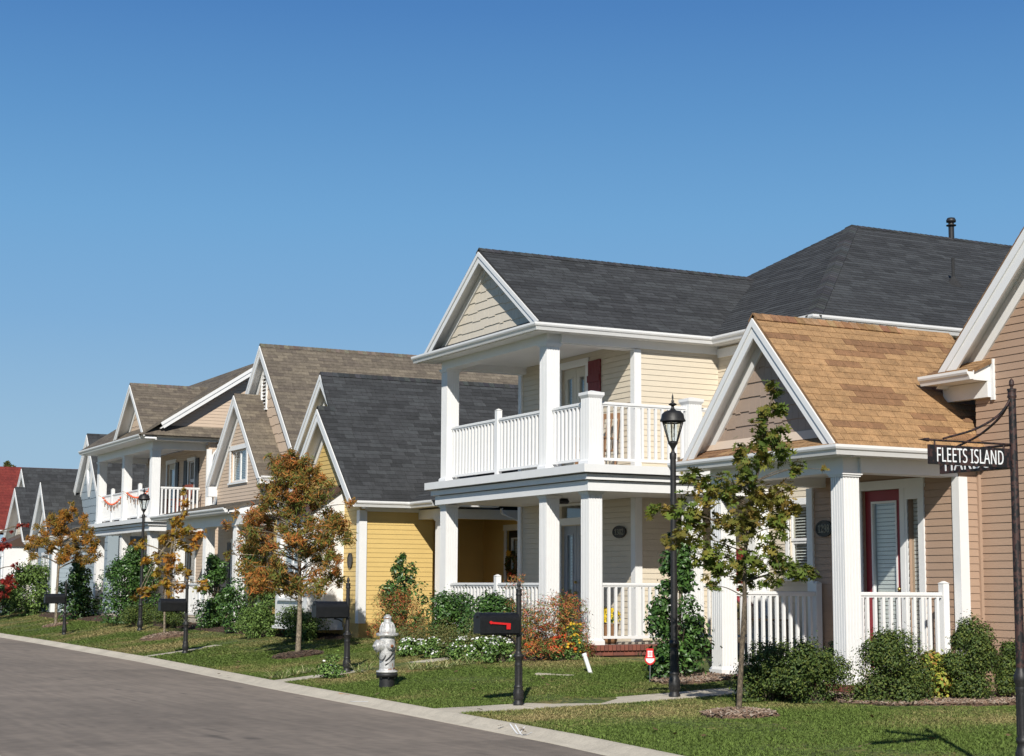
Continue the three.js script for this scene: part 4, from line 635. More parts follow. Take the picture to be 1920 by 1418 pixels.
// ------------------------------------------------------------------ 6: blue house
{
  const H = house('pale blue house with dark gables and diamond shaped window', 13.9, 0.58, 60), y0 = 0.6, ye = 3.4;
  // low front wing
  const e0 = 63.0, rs = 64.62, ry = 5.5, k = (ry - ye) / (rs - e0), xr = 13.55, xw = 13.85, e9 = 2 * rs - e0, ow = [64.1, 65.1, 1.0, 2.7];
  wall(H, 'wall', side(63.3), rectPoly(xw, 15.0, y0, 3.3), [], MAT.blue, { merge: 1, exp: 0.16, seed: 91 });
  wall(H, 'gable_wall', front(xw), [[63.3, y0], [e9 - 0.3, y0], [e9 - 0.3, ye + 0.2], [rs, ry - 0.25], [63.3, ye + 0.2]], [ow], MAT.blue, { merge: 1, exp: 0.2, seed: 92 }); win(H, front(xw), ow, { cols: 2, blind: 0 });
  M('corner_board', bx(xw - 0.05, xw + 0.13, y0, 3.3, 63.25, 63.43), MAT.white, H);
  roofPlane(H, 'roof', [[xr, ye, e0], [15.0, ye, e0], [15.0, ry, rs], [xr, ry, rs]], MAT.deckDark, { tones: 'dark', exp: 0.18, seed: 93 }); roofPlane(H, 'roof', [[15.0, ye, e9], [xr, ye, e9], [xr, ry, rs], [15.0, ry, rs]], MAT.deckDark);
  gableTrim(H, xr, xw, [e0, ye], [e9, ye], [rs, ry], { w: 0.24, fw: 0.22 }); gutter(H, [xr, ye, e0 + 0.05], [15.0, ye, e0 + 0.05], [0, -1]);
  // tall rear block with the diamond window
  const cs = 62.6, ty = 7.2, m = 1.15, hw = 3.0, by = ty - hw * m, gx = 14.75, gw = 15.0, ds = [62.78, 5.85];
  wall(H, 'gable_wall', front(gw), [[cs - hw + 0.3, y0], [cs + hw - 0.3, y0], [cs + hw - 0.3, by + 0.25], [cs, ty - 0.25], [cs - hw + 0.3, by + 0.25]], [], MAT.blue, { shake: 1, merge: 1, exp: 0.28, seed: 94 });
  roofPlane(H, 'roof', [[gx, by, cs - hw], [23, by, cs - hw], [23, ty, cs], [gx, ty, cs]], MAT.deckDark, { tones: 'dark', exp: 0.18, seed: 95 }); roofPlane(H, 'roof', [[23, by, cs + hw], [gx, by, cs + hw], [gx, ty, cs], [23, ty, cs]], MAT.deckDark); gableTrim(H, gx, gw, [cs - hw, by], [cs + hw, by], [cs, ty], { w: 0.22, fw: 0.2 });
  { const d = (a, b) => [[ds[0] - a, ds[1]], [ds[0], ds[1] + b], [ds[0] + a, ds[1]], [ds[0], ds[1] - b]]; const w = M('diamond_window', polyX(d(0.5, 1.0), gw - 0.09, gw - 0.02, [d(0.28, 0.58)]), MAT.white, H); M('pane', polyX(d(0.28, 0.58), gw - 0.05, gw - 0.045), MAT.glass, w); M('room', polyX(d(0.28, 0.58), gw - 0.036, gw - 0.03), MAT.doorGrey, w); }
  M('wall', [bx(gw + 0.1, 23, y0, by + 0.2, cs - hw + 0.3, cs - hw + 0.4), bx(gw + 0.1, 23, y0, by + 0.2, cs + hw - 0.4, cs + hw - 0.3), bx(22.9, 23, y0, by + 0.2, cs - hw + 0.4, cs + hw - 0.4)], MAT.blue, H);
  finishTabs(H, 60);
}
// ------------------------------------------------------------------ 7, 8: dark-roofed and red-roofed houses further along
function farHouse(label, s0, o) {
  const H = house(label, 14, 0.6, s0), y0 = 0.5, ye = o.ye || 3.4, r2 = s0 + (o.r2 || 2.2), ry2 = ye + (o.r2 || 2.2), rs = s0 + 3.05, ry = ye + 3.05, xr = 13.5;
  wall(H, 'wall', side(s0 + 0.4), rectPoly(13.95, 20, y0, 3.3), [], o.mat, { merge: 1, exp: 0.16, seed: s0 }); const ow = [s0 + 1.5, s0 + 2.9, 1.1, 2.7];
  wall(H, 'gable_wall', front(13.95), [[s0 + 0.4, y0], [s0 + 4.2, y0], [s0 + 4.2, ye + 0.2], [r2, ry2 - 0.2], [s0 + 0.4, ye + 0.2]], [ow], o.mat, { merge: 1, exp: 0.16, seed: s0 + 1 }); win(H, front(13.95), ow, { cols: 2, blind: 0.5 });
  M('corner_board', bx(13.9, 14.1, y0, 3.3, s0 + 0.35, s0 + 0.55), MAT.white, H);
  roofPlane(H, 'roof', [[13.9, ye, s0], [22, ye, s0], [22, ry, rs], [13.9, ry, rs]], o.deck, { tones: o.tones, exp: 0.18, seed: s0 + 2 }); roofPlane(H, 'roof', [[22, ye, 2 * rs - s0], [13.9, ye, 2 * rs - s0], [13.9, ry, rs], [22, ry, rs]], o.deck);
  roofPlane(H, 'roof', [[xr, ye, s0], [13.9, ye, s0], [13.9, ry2, r2], [xr, ry2, r2]], o.deck, { tones: o.tones, exp: 0.18, seed: s0 + 3 }); roofPlane(H, 'roof', [[14.6, ye, 2 * r2 - s0], [xr, ye, 2 * r2 - s0], [xr, ry2, r2], [14.6, ry2, r2]], o.deck);
  gableTrim(H, xr, 13.95, [s0, ye], [2 * r2 - s0, ye], [r2, ry2], { w: 0.22, fw: 0.2 }); gableTrim(H, 13.9, 14.2, [r2 - 0.3, ry2 - 0.3], [2 * rs - s0, ye], [rs, ry], { w: 0.22, fw: 0.2 });
  if (o.flue) M('flue', move(lathe([[0.09, -1], [0.09, 0.75], [0.14, 0.75], [0.14, 0.85], [0.001, 0.85]], 10), 18.7, ry, -rs), MAT.doorGrey, H);
  M('gable_back', polyX([[s0 + 0.4, 3.2], [2 * rs - s0 - 0.4, 3.2], [rs, ry - 0.2]], 14.2, 14.3), o.mat, H); gutter(H, [xr, ye, s0 + 0.05], [20, ye, s0 + 0.05], [0, -1]);
  M('wall', [bx(14.3, 20, y0, 3.3, 2 * rs - s0 - 0.5, 2 * rs - s0 - 0.4), bx(19.9, 20, y0, 3.4, s0 + 0.5, 2 * rs - s0 - 0.5), bx(13.95, 14.05, y0, 3.3, s0 + 4.2, 2 * rs - s0 - 0.4)], o.mat, H);
  if (o.bay) { const bw = [s0 + 1.6, s0 + 2.9, 1.2, 2.7]; M('bay', [polyX(rectPoly(s0 + 1.25, s0 + 3.2, 0.5, 3.1), 13.0, 13.1, [rectPoly(...bw)]), bx(13.1, 13.94, 0.5, 3.1, s0 + 1.25, s0 + 1.35), bx(13.1, 13.94, 0.5, 3.1, s0 + 3.1, s0 + 3.2)], MAT.trim, H); M('bay_roof', polyS([[12.85, 3.1], [13.94, 3.1], [13.94, 3.65]], s0 + 1.15, s0 + 3.3), MAT.metalRoof, H); win(H, front(13.0), bw, { cols: 2, blind: 0 }); }
  finishTabs(H, 0); return H;
}
farHouse('cream house with charcoal gables and white bay past the blue house', 67.0, { mat: MAT.creamShake, deck: MAT.deckDark, tones: 'dark', bay: 1, ye: 3.3, flue: 1 });
farHouse('yellow house with a brick red shingle roof at the end of the row', 77.5, { mat: MAT.yellow, deck: MAT.deckRed, tones: 'red', ye: 4.02 });

// ------------------------------------------------------------------ street furniture
const profile = (list, k, seg) => lathe(list.map(([r, y]) => [Math.max(0.0005, r * k), y * k]), seg);
const place = (m, p) => m.translate(p.x, p.y, -p.s);
const POSTBASE = [[11, 0], [11, 6], [8.5, 9], [8, 12], [11, 20], [11.4, 26], [9.5, 36], [7.6, 41], [9, 43], [9, 46], [7.2, 48], [7.6, 60], [6.9, 88], [7.4, 90], [7.4, 92], [6.6, 93], [9.6, 99], [9.8, 103], [7, 107]];
function flutes(p, k, r, y0, y1, n = 12) { const g = []; for (let i = 0; i < n; i++) { const a = i / n * 6.2832; g.push(move(new THREE.CylinderGeometry(k * 0.7, k * 0.9, (y1 - y0) * k, 5), p.x + Math.cos(a) * r * k, p.y + (y0 + y1) / 2 * k, -p.s + Math.sin(a) * r * k)); } return g; }
function lamp(label, u, v, group) {
  const p = gp(u, v); p.y -= 0.01; const k = 3.86 / 562, H = thing('street_lamp', label, 'street lamp', p.x, p.y, p.s, group), L = g => place(g, p);
  M('post_base', [L(profile(POSTBASE, k, 20)), ...flutes(p, k, 7.3, 49, 87), ...flutes(p, k, 10.4, 15, 33, 10)], MAT.iron, H);
  M('post', L(profile([[6.4, 105], [5.5, 448], [6.6, 449], [6.6, 460], [4.5, 461], [2.8, 464], [2.8, 468], [6, 474], [9.5, 479], [9.5, 481], [0.1, 481]], k, 18)), MAT.iron, H);
  const hex = (r0, y0, r1, y1) => { const b = [], t = []; const o = []; for (let i = 0; i < 6; i++) { const a = (i + 0.2) / 6 * 6.2832; b.push(V3(p.x + Math.cos(a) * r0 * k, p.y + y0 * k, -p.s + Math.sin(a) * r0 * k)); t.push(V3(p.x + Math.cos(a) * r1 * k, p.y + y1 * k, -p.s + Math.sin(a) * r1 * k)); } return [b, t]; };
  const [b, t] = hex(9.3, 482, 20.5, 519);
  const cage = []; for (let i = 0; i < 6; i++) { cage.push(tube([b[i], b[i].clone().lerp(t[i], 0.5), t[i]], 1.2 * k, 1.2 * k, 5, 4)); const j = (i + 1) % 6; cage.push(tube([b[i], b[i].clone().lerp(b[j], 0.5), b[j]], 1.1 * k, 1.1 * k, 5, 3), tube([t[i], t[i].clone().lerp(t[j], 0.5), t[j]], 1.4 * k, 1.4 * k, 5, 3)); }
  const lan = M('lantern', cage, MAT.iron, H);
  for (let i = 0; i < 6; i++) { const j = (i + 1) % 6, c = V3(p.x, 0, -p.s), q = v3 => { const d = v3.clone(); d.x += (p.x - d.x) * 0.03; d.z += (-p.s - d.z) * 0.03; return d; }; M('pane', hexa([b[i], b[j], t[j], t[i]].map(x => x.clone()), [b[i], b[j], t[j], t[i]].map(q)), MAT.glass, lan); }
  M('bulb', L(profile([[0.1, 490], [1.6, 490], [1.6, 496], [3, 500], [3.4, 506], [2, 511], [0.1, 512]], k, 12)), new THREE.MeshPhysicalMaterial({ color: 0xffffff, transmission: 0.8, roughness: 0.1, thickness: 0 }), lan); M('lamp_socket', L(profile([[0.1, 482], [2.2, 482], [2.2, 490], [0.1, 490]], k, 10)), MAT.signWhite, lan);
  M('lantern_roof', L(lathe([[24.5, 521], [24.8, 523], [22.5, 527], [21, 535], [15.5, 540.5], [7, 542.5], [4, 545], [2.7, 549], [3, 551], [7.8, 553], [7.6, 555], [2, 558], [3.2, 560.5], [1.2, 563], [1.8, 567], [1.6, 570], [0.7, 573], [0.1, 576]].map(([r, y]) => [r * k, y * k]), 12)), MAT.iron, H);
  return H;
}
lamp('black lantern street lamp beside the glossy holly and cream house', 1265, 1307, 'lantern street lamps');
lamp('black lantern street lamp rising before the garlanded balcony', 262, 1182, 'lantern street lamps');

function mailbox(label, u, v, flag) {
  const p = gp(u, v); p.y -= 0.01; const k = 1.57 / 226, H = thing('mailbox', label, 'mailbox', p.x, p.y, p.s, 'kerbside mailboxes'), L = g => place(g, p);
  M('post_base', [L(profile([[9.6, 0], [9.6, 5], [7.6, 8], [7.8, 11], [9.8, 18], [9.4, 25], [7.6, 31], [8.8, 33], [8.6, 35], [6.9, 37], [6.2, 70], [7.2, 71], [7.2, 75], [6.3, 77], [7, 84], [9.8, 88], [9.8, 91], [6, 94], [5.5, 98]], k, 20)), ...flutes(p, k, 6.5, 38, 69, 11), ...flutes(p, k, 9, 12, 28, 10)], MAT.iron, H);
  M('post', L(profile([[4.9, 96], [4.6, 198], [5.9, 199], [5.9, 202], [5.2, 203], [5.2, 208], [6, 209], [5.4, 211], [2.2, 212], [3.5, 216], [3.6, 219], [2.5, 223], [0.1, 227]], k, 18)), MAT.iron, H);
  const w = 0.185, h0 = 131 * k, hs = 0.165, hm = 0.258, x1 = -0.035, x0 = x1 - 0.55, sec = []; sec.push([-w / 2, 0], [w / 2, 0], [w / 2, hs]); for (let i = 1; i < 10; i++) { const a = i / 10 * Math.PI; sec.push([Math.cos(a) * w / 2, hs + Math.sin(a) * (hm - hs)]); } sec.push([-w / 2, hs]);
  const bm = M('box', prism(sec, (a, b, c) => V3(p.x + c, p.y + h0 + b, -p.s + a), x0, x1), MAT.boxBlack, H);
  const big = sec.map(([a, b]) => [a * 1.045, (b - 0.1) * 1.03 + 0.1]); M('box_door', prism(big, (a, b, c) => V3(p.x + c, p.y + h0 + b, -p.s + a), x0 - 0.012, x0 + 0.035), MAT.boxBlack, bm); M('pull', bx(p.x + x0 - 0.03, p.x + x0 - 0.01, p.y + h0 + 0.19, p.y + h0 + 0.215, p.s - 0.015, p.s + 0.015), MAT.boxBlack, bm);
  M('tray', bx(p.x + x0 + 0.06, p.x + 0.03, p.y + h0 - 0.022, p.y + h0 - 0.002, p.s - 0.05, p.s + 0.05), MAT.iron, H);
  M('bracket', tube([V3(p.x - 0.03, p.y + 0.72, -p.s), V3(p.x - 0.06, p.y + 0.79, -p.s), V3(p.x - 0.14, p.y + 0.86, -p.s), V3(p.x - 0.24, p.y + h0 - 0.03, -p.s)], 0.012, 0.012, 6, 14), MAT.iron, H);
  if (flag) { const z = -p.s + w / 2 + 0.012, f = M('flag', prism([[-0.42, 0.1], [-0.20, 0.085], [-0.20, 0.03], [-0.145, 0.03], [-0.14, 0.105], [-0.42, 0.125]], (a, b, c) => V3(p.x + a - 0.03, p.y + h0 + b + 0.02, c), z, z + 0.006), MAT.flagRed, H); M('flag_pivot', move(new THREE.CylinderGeometry(0.02, 0.02, 0.012, 14).rotateX(Math.PI / 2), p.x - 0.45, p.y + h0 + 0.135, z + 0.004), MAT.flagRed, f); }
  return H;
}
mailbox('black mailbox with red flag on fluted post beside the walkway', 972, 1322, 1);
mailbox('black mailbox on fluted post before the yellow house', 650, 1260); mailbox('black mailbox near the orange leaved oak sapling', 347, 1225); mailbox('black mailbox by the pale blue house and leaning white pipe', 120, 1190);

{ // fire hydrant
  const p = gp(725, 1288); p.y -= 0.012; const k = 1.06 / 138, H = thing('fire_hydrant', 'silver fire hydrant with rust marks and black base near the kerb', 'fire hydrant', p.x, p.y, p.s), L = g => place(g, p);
  M('lower_barrel', L(profile([[14.6, 0], [14.6, 21]], k, 24)), MAT.hydrantBlack, H); const fl = M('base_flange', L(profile([[14, 20.5], [20.4, 20.5], [20.4, 28], [14, 28]], k, 28)), MAT.hydrantBlack, H);
  for (let i = 0; i < 8; i++) { const a = (i + 0.3) / 8 * 6.2832; M('bolt', move(new THREE.CylinderGeometry(1.5 * k, 1.5 * k, 11 * k, 6), p.x + Math.cos(a) * 18.3 * k, p.y + 23.5 * k, -p.s + Math.sin(a) * 18.3 * k), MAT.hydrantBlack, fl); }
  M('barrel', L(profile([[14, 28], [20.4, 28], [20.6, 31.5], [16.5, 32.6], [15, 34.5], [14.8, 60], [15.3, 78], [14.9, 92], [14.2, 96.5], [20.5, 97.2], [21.6, 99], [21.6, 102], [20.5, 103.3], [13, 103.4]], k, 32)), MAT.silver, H);
  const bon = M('bonnet', L(profile([[14.6, 103], [14.6, 108], [13.8, 114], [11.6, 120], [8, 124.4], [7.2, 125], [7, 130], [7.6, 130.5], [8, 133], [6.4, 135.5], [4, 136.5], [3.8, 138.6], [0.1, 138.8]], k, 28)), MAT.silver, H);
  for (let i = 0; i < 14; i++) { const a = i / 14 * 6.2832, q = (r, y) => V3(p.x + Math.cos(a) * r * k, p.y + y * k, -p.s + Math.sin(a) * r * k); M('rib', tube([q(14.8, 104), q(14.7, 109), q(13.6, 115), q(11.5, 120.5), q(9, 123.4)], 1.0 * k, 0.8 * k, 6, 8), MAT.silver, bon); }
  const noz = (ang, r, l, y, name) => { const g = [new THREE.CylinderGeometry(r * k, r * 1.15 * k, l * k, 24), new THREE.CylinderGeometry(r * 1.13 * k, r * 1.13 * k, 3.5 * k, 24), new THREE.CylinderGeometry(r * 0.8 * k, r * 1.08 * k, 4 * k, 20), new THREE.CylinderGeometry(r * 0.26 * k, r * 0.3 * k, 4.5 * k, 5)]; [l / 2 + 9, l + 9, l + 12.5, l + 16.3].forEach((o, i) => g[i].translate(0, o * k, 0)); g.forEach(h => { h.rotateZ(Math.PI / 2); h.rotateY(ang); h.translate(p.x, p.y + y * k, -p.s); }); const m = M(name, g.slice(0, 2), MAT.silver, H); M('nozzle_cap', g.slice(2), MAT.silver, m); return m; };
  noz(0, 10.6, 11, 79, 'pumper_nozzle'); noz(Math.PI / 2, 7.2, 7, 79, 'hose_nozzle'); noz(-Math.PI / 2, 7.2, 7, 79, 'hose_nozzle');
  const chain = (A, B, sag, n) => { const g = []; for (let i = 0; i < n; i++) { const t = (i + 0.5) / n, c = A.clone().lerp(B, t); c.y -= sag * 4 * t * (1 - t); const r = new THREE.TorusGeometry(1.15 * k, 0.32 * k, 5, 9); r.scale(1.5, 1, 1); r.rotateX(i % 2 ? 1.57 : 0); const d = B.clone().sub(A); r.rotateZ(Math.atan2(d.y - sag * 4 * (1 - 2 * t), Math.hypot(d.x, d.z))); r.rotateY(-Math.atan2(d.z, d.x)); r.translate(c.x, c.y, c.z); g.push(r); } return g; };
  const q = (x, y, z) => V3(p.x + x * k, p.y + y * k, -p.s + z * k); M('chain', [...chain(q(-27, 74, 4), q(-9, 62, 14), 15 * k, 18), ...chain(q(-9, 52, 14.5), q(6, 70, 17), 3 * k, 15), ...chain(q(-9, 44, 14), q(12, 66, 15), 4 * k, 17)], MAT.iron, H);
  // rust where the paint has gone: thin ragged patches on the barrel foot, nozzle and cap
  const patch = (a0, y0, w, h, rad, sd) => { const r = rng(sd), c = [], n = 12; for (let i = 0; i < n; i++) { const a = i / n * 6.2832, f = 0.6 + 0.6 * r(); c.push([a0 + Math.cos(a) * w * f, y0 + Math.sin(a) * h * f]); } return prism(c, (a, y, e) => { const R2 = (rad + e) * k; return V3(p.x + Math.cos(a) * R2, p.y + y * k, -p.s + Math.sin(a) * R2); }, 0, 0.18); };
  M('rust_patch', [patch(0.9, 36, 0.3, 2.2, 15.0, 1), patch(1.6, 35, 0.3, 1.5, 15.1, 2), patch(1.2, 44, 0.05, 4, 14.95, 4), patch(2.1, 104, 0.5, 1.0, 14.75, 3), patch(2.2, 131.5, 0.8, 0.9, 7.9, 6)], MAT.rustSpot, H);
  M('rust_cap', (() => { const g = new THREE.SphereGeometry(3.1 * k, 10, 8); g.translate(p.x, p.y + 79 * k, -p.s + 23.5 * k); return g; })(), MAT.rustSpot, H);
}
{ // street name sign
  const p = gp(1921, 1478), d = depthOf(p), k = d / FPX, H = thing('street_sign', 'rusty iron street sign post with two hanging name boards', 'street sign', p.x, p.y, p.s), L = g => place(g, p);
  const yT = atDepth(1886, 712, depthH(p)).y - p.y, top = yT / k;              // height of the finial in px units
  const a = top - 36;
  M('post_base', [L(profile([[15, 0], [15, 10], [11, 16], [11, 24], [15.5, 40], [15, 58], [12, 72], [10, 80], [12.5, 84], [12.5, 90], [10, 94], [10.5, 110], [9.8, 176], [11, 180], [11, 186], [10, 188], [13.5, 198], [13.6, 208], [9.5, 216], [8.6, 222]], k, 22)), ...flutes(p, k, 10.2, 98, 172, 12), ...flutes(p, k, 14, 28, 66, 10)], MAT.iron, H);
  M('post', L(profile([[8.6, 220], [7.1, a], [8.8, a + 1], [8.8, a + 5], [8, a + 6], [8, a + 14], [9, a + 15], [9, a + 18], [3, a + 19], [2.6, a + 22], [5, a + 25], [5.4, a + 27], [4.6, a + 28], [4.9, a + 30], [4.2, a + 34], [0.1, a + 39]], k, 18)), MAT.ironRust, H);
  const yA = yT - (838 - 712) * k, arm = (dx, ds, len, str, drop) => {
    const q = (t, y) => V3(p.x + dx * t, p.y + y, -(p.s + ds * t));
    const ar = M('arm', [tube([q(0, yA), q(len * 0.5, yA), q(len, yA)], 0.009, 0.008, 6, 6), tube([q(len - 0.01, yA), q(len + 0.03, yA + 0.0), q(len + 0.05, yA), q(len + 0.09, yA)], 0.016, 0.003, 7, 8)], MAT.ironRust, H);
    M('brace', tube([q(0.02, yT - 0.16), q(0.12, yT - 0.27), q(len * 0.42, yT - 0.4), q(len * 0.82, yA + 0.015)], 0.010, 0.009, 6, 18), MAT.ironRust, H);
    const t0 = 0.055, t1 = len - 0.01 - (drop ? 0.04 : 0), hb = 0.148, yb = yA - 0.035 - hb, th = 0.014, w = t1 - t0, n = V3(ds, 0, dx).normalize();
    const P = (t, y, e) => q(t, y).addScaledVector(n, e); const bd = M('name_board', hexa([P(t0, yb, -th), P(t1, yb, -th), P(t1, yb + hb, -th), P(t0, yb + hb, -th)], [P(t0, yb, th), P(t1, yb, th), P(t1, yb + hb, th), P(t0, yb + hb, th)]), MAT.ironRust, H);
    M('hanger', [t0 + 0.05, t1 - 0.06].map(t => tube([q(t, yA), q(t, yA - 0.02), q(t, yb + hb - 0.02)], 0.007, 0.007, 6, 3)), MAT.ironRust, H);
    for (const sgn of [1, -1]) { const g = text(str, 0.108, 0.003, SANS); const s2 = w * 0.83 / g.userData.w; g.scale(s2, 1, 1); const m = new THREE.Matrix4(), ex = V3(dx, 0, -ds).multiplyScalar(1), ez = ex.clone().cross(V3(0, 1, 0)); let X = ex, Z = ez; if ((Z.dot(n) > 0) !== (sgn > 0)) { Z = Z.clone().negate(); X = X.clone().negate(); } m.makeBasis(X, V3(0, 1, 0), Z); g.applyMatrix4(m); const c = P((t0 + t1) / 2, yb + hb * 0.5, sgn * th); g.translate(c.x, c.y, c.z); M('lettering', g, MAT.signWhite, bd); }
  };
  arm(-1, 0, 0.87, 'FLEETS ISLAND', 0); arm(0, 1, 0.84, 'HARBOR', 0.0);
}
{ // yard sign
  const p = gp(1219, 1279), k = 1 / ppm(p), H = thing('yard_sign', 'small red and white shield yard sign on a metal stake', 'yard sign', p.x, p.y, p.s);
  const q = (a, b, c) => V3(p.x + a * k * camR.x, p.y + b * k, -p.s + a * k * camR.z).addScaledVector(V3(-camF.x, 0, -camF.z), c);
  M('stake', tube([q(-0.5, -3, 0), q(0, 15, 0), q(0.8, 45, 0)], 0.006, 0.006, 6, 4), MAT.chain, H);
  const sh = [[-6.5, 62], [6.5, 62], [7, 52], [10, 44], [9.5, 38], [5, 33], [0, 31], [-5, 33], [-9.5, 38], [-10, 44], [-7, 52]]; const b = M('board', prism(sh, (a, y, c) => q(a, y, c), 0.008, 0.014), MAT.flagRed, H);
  M('emblem', [[-4.6, 46, 9.2, 2], [-4.2, 48, 1.8, 8], [-1.0, 48, 1.8, 8], [2.3, 48, 1.8, 8], [-4.6, 56, 9.2, 1.6]].map(([a, y, w, h]) => prism(rectPoly(a, a + w, y, y + h), (u, v, c) => q(u, v, c), 0.0145, 0.0165)), MAT.signWhite, b); M('emblem_band', prism([[-8, 43.5], [8, 43.5], [7.5, 39.5], [4, 36], [0, 34.5], [-4, 36], [-7.5, 39.5]], (u, v, c) => q(u, v, c), 0.0145, 0.0165), MAT.signWhite, b);
}
for (const [u, v, lab] of [[1108, 1261, 'leaning white drain pipe in the lawn by the porch corner'], [121, 1156, 'leaning white drain pipe under the far mailbox']]) {
  const p = gp(u, v), k = 1 / ppm(p), h = 30 * 118 / ppm(p) * 0 + 0.27, q = (a, b) => V3(p.x + a * camR.x, p.y + b, -p.s + a * camR.z);
  const A = q(0, -0.03), B = q(-0.1, h), D = B.clone().sub(A).normalize(), S = D.clone().cross(V3(0, 0, 1)).normalize(), T = D.clone().cross(S); const pr = []; for (let i = 0; i < 16; i++) { const a = i / 16 * 6.2832; pr.push([Math.cos(a), Math.sin(a)]); }
  const o = thing('drain_pipe', lab, 'pipe', p.x, p.y, p.s); M('pipe', prism(pr, (a, b, w) => A.clone().lerp(B, w).addScaledVector(S, a * 0.031).addScaledVector(T, b * 0.031), 0, 1, [pr.map(([a, b]) => [a * 0.86, b * 0.86])]), MAT.pvc, o); M('pipe_collar', prism(pr, (a, b, w) => A.clone().lerp(B, 0.9 + w * 0.12).addScaledVector(S, a * 0.036).addScaledVector(T, b * 0.036), 0, 1, [pr.map(([a, b]) => [a * 0.85, b * 0.85])]), MAT.pvc, o);
}
{ const a = gp(1003, 1266), b = gp(1076, 1266.5), o = thing('utility_cover', 'flat pale concrete utility cover set in the lawn', 'utility cover', a.x, a.y, a.s); M('cover', polyY([[a.x, a.s], [b.x, b.s], [b.x + 0.25, b.s + 0.35], [a.x + 0.25, a.s + 0.35]], a.y - 0.02, a.y + 0.02), MAT.concrete, o); M('lifting_slot', polyY([[(a.x + b.x) / 2, (a.s + b.s) / 2 + 0.1], [(a.x + b.x) / 2 + 0.06, (a.s + b.s) / 2 + 0.02], [(a.x + b.x) / 2 + 0.08, (a.s + b.s) / 2 + 0.05], [(a.x + b.x) / 2 + 0.02, (a.s + b.s) / 2 + 0.13]], a.y + 0.0205, a.y + 0.023), MAT.hydrantBlack, o); }

// ------------------------------------------------------------------ things on the porches
function rocker(label, x, y, s, mat, turn) {
  const o = thing('rocking_chair', label, 'rocking chair', x, y, s); o.rotation.y = turn; const P = (g, n) => M(n, g, mat, o, true), b = (x0, x1, y0, y1, z0, z1) => { const g = new THREE.BoxGeometry(x1 - x0, y1 - y0, z1 - z0); g.translate((x0 + x1) / 2, (y0 + y1) / 2, (z0 + z1) / 2); return g; };
  for (const z of [-0.27, 0.27]) { P(tube([V3(-0.42, 0.07, z), V3(-0.2, 0.02, z), V3(0.1, 0.02, z), V3(0.42, 0.09, z)], 0.02, 0.02, 6, 12), 'rocker'); P(b(-0.25, -0.2, 0.02, 0.62, z - 0.025, z + 0.025), 'leg'); P(tube([V3(0.2, 0.03, z), V3(0.24, 0.45, z), V3(0.36, 1.1, z)], 0.024, 0.02, 6, 8), 'back_post'); P(b(-0.32, 0.26, 0.62, 0.65, z - 0.045, z + 0.045), 'armrest'); }
  for (let i = 0; i < 6; i++) P(b(-0.26 + i * 0.085, -0.19 + i * 0.085, 0.41, 0.43, -0.26, 0.26), 'seat_slat'); for (let i = 0; i < 6; i++) { const z = -0.2 + i * 0.08; P(tube([V3(0.23, 0.43, z), V3(0.28, 0.75, z), V3(0.345, 1.05, z)], 0.014, 0.014, 5, 6), 'back_slat'); } P(b(0.33, 0.37, 1.02, 1.12, -0.28, 0.28), 'top_rail'); return o;
}
rocker('brown wooden rocking chair on the cream house balcony', 15.25, 3.62, 26.0, MAT.wood, 0.5); rocker('dark red rocking chair on the garlanded balcony', 15.1, 3.64, 51.7, MAT.woodRed, 0.3);
{ // garland along the far balcony
  const beads = [], o = thing('garland', 'orange bead garland swagged along the white balcony railing', 'garland', 14.05, 4.55, 54.2); const str = [];
  for (const [a, b] of [[57.2, 54.3], [54.1, 51.1]]) { const pts = []; for (let i = 0; i <= 14; i++) { const t = i / 14, q = V3(14.07 - (i === 0 || i === 14 ? 0.12 : 0), 4.62 - 0.36 * 4 * t * (1 - t) * (a > 56 ? 1 : 0.75), -lerp(a, b, t)); pts.push(q); } str.push(tube(pts, 0.006, 0.006, 5, 40)); pts.forEach((q, i) => { if (i % 14) beads.push(q); }); }
  M('cord', str, MAT.wood, o); const om = std([0.72, 0.13, 0.05], { roughness: 0.45 }); beads.forEach((q, i) => { const g = new THREE.SphereGeometry(0.042, 12, 8); g.scale(1, 0.8, 1.2); g.translate(q.x, q.y, q.z); const m = M('bead', g, om, o); if (i % 2) M('tassel', tube([q.clone(), q.clone().add(V3(0, -0.14, 0)), q.clone().add(V3(0, -0.22, 0))], 0.012, 0.016, 5, 4), MAT.wood, m); });
}
function pumpkin(label, x, y, s, r, c) { const o = thing('pumpkin', label, 'pumpkin', x, y, s, 'pumpkins by the porch'); const g = new THREE.SphereGeometry(r, 40, 20), p = g.attributes.position; for (let i = 0; i < p.count; i++) { const a = Math.atan2(p.getZ(i), p.getX(i)), q = 1 - 0.07 * Math.pow(Math.abs(Math.sin(a * 5)), 0.5) * -1 - 0.07, d = Math.hypot(p.getX(i), p.getZ(i)) / r; p.setXYZ(i, p.getX(i) * q, (p.getY(i) - Math.sign(p.getY(i)) * 0.35 * r * Math.pow(1 - d, 2)) * 0.85 + r * 0.8, p.getZ(i) * q); } g.computeVertexNormals(); M('rind', g, std(c, { roughness: 0.45 }), o, true); M('stem', tube([V3(0, r * 1.25, 0), V3(0.01, r * 1.5, 0), V3(0.03, r * 1.7, 0)], r * 0.14, r * 0.1, 6, 5), MAT.wood, o, true); }
{ const a = onX(995, 1222, 13.72); pumpkin('orange pumpkin at the edge of the flower bed', 13.72, gh(13.72, a.s) + 0.04, a.s, 0.105, [0.70, 0.14, 0.018]); const b = onX(1003, 1232, 13.55); pumpkin('smaller deep orange pumpkin in front of the other', 13.55, gh(13.55, b.s) + 0.01, b.s, 0.09, [0.64, 0.115, 0.014]); }
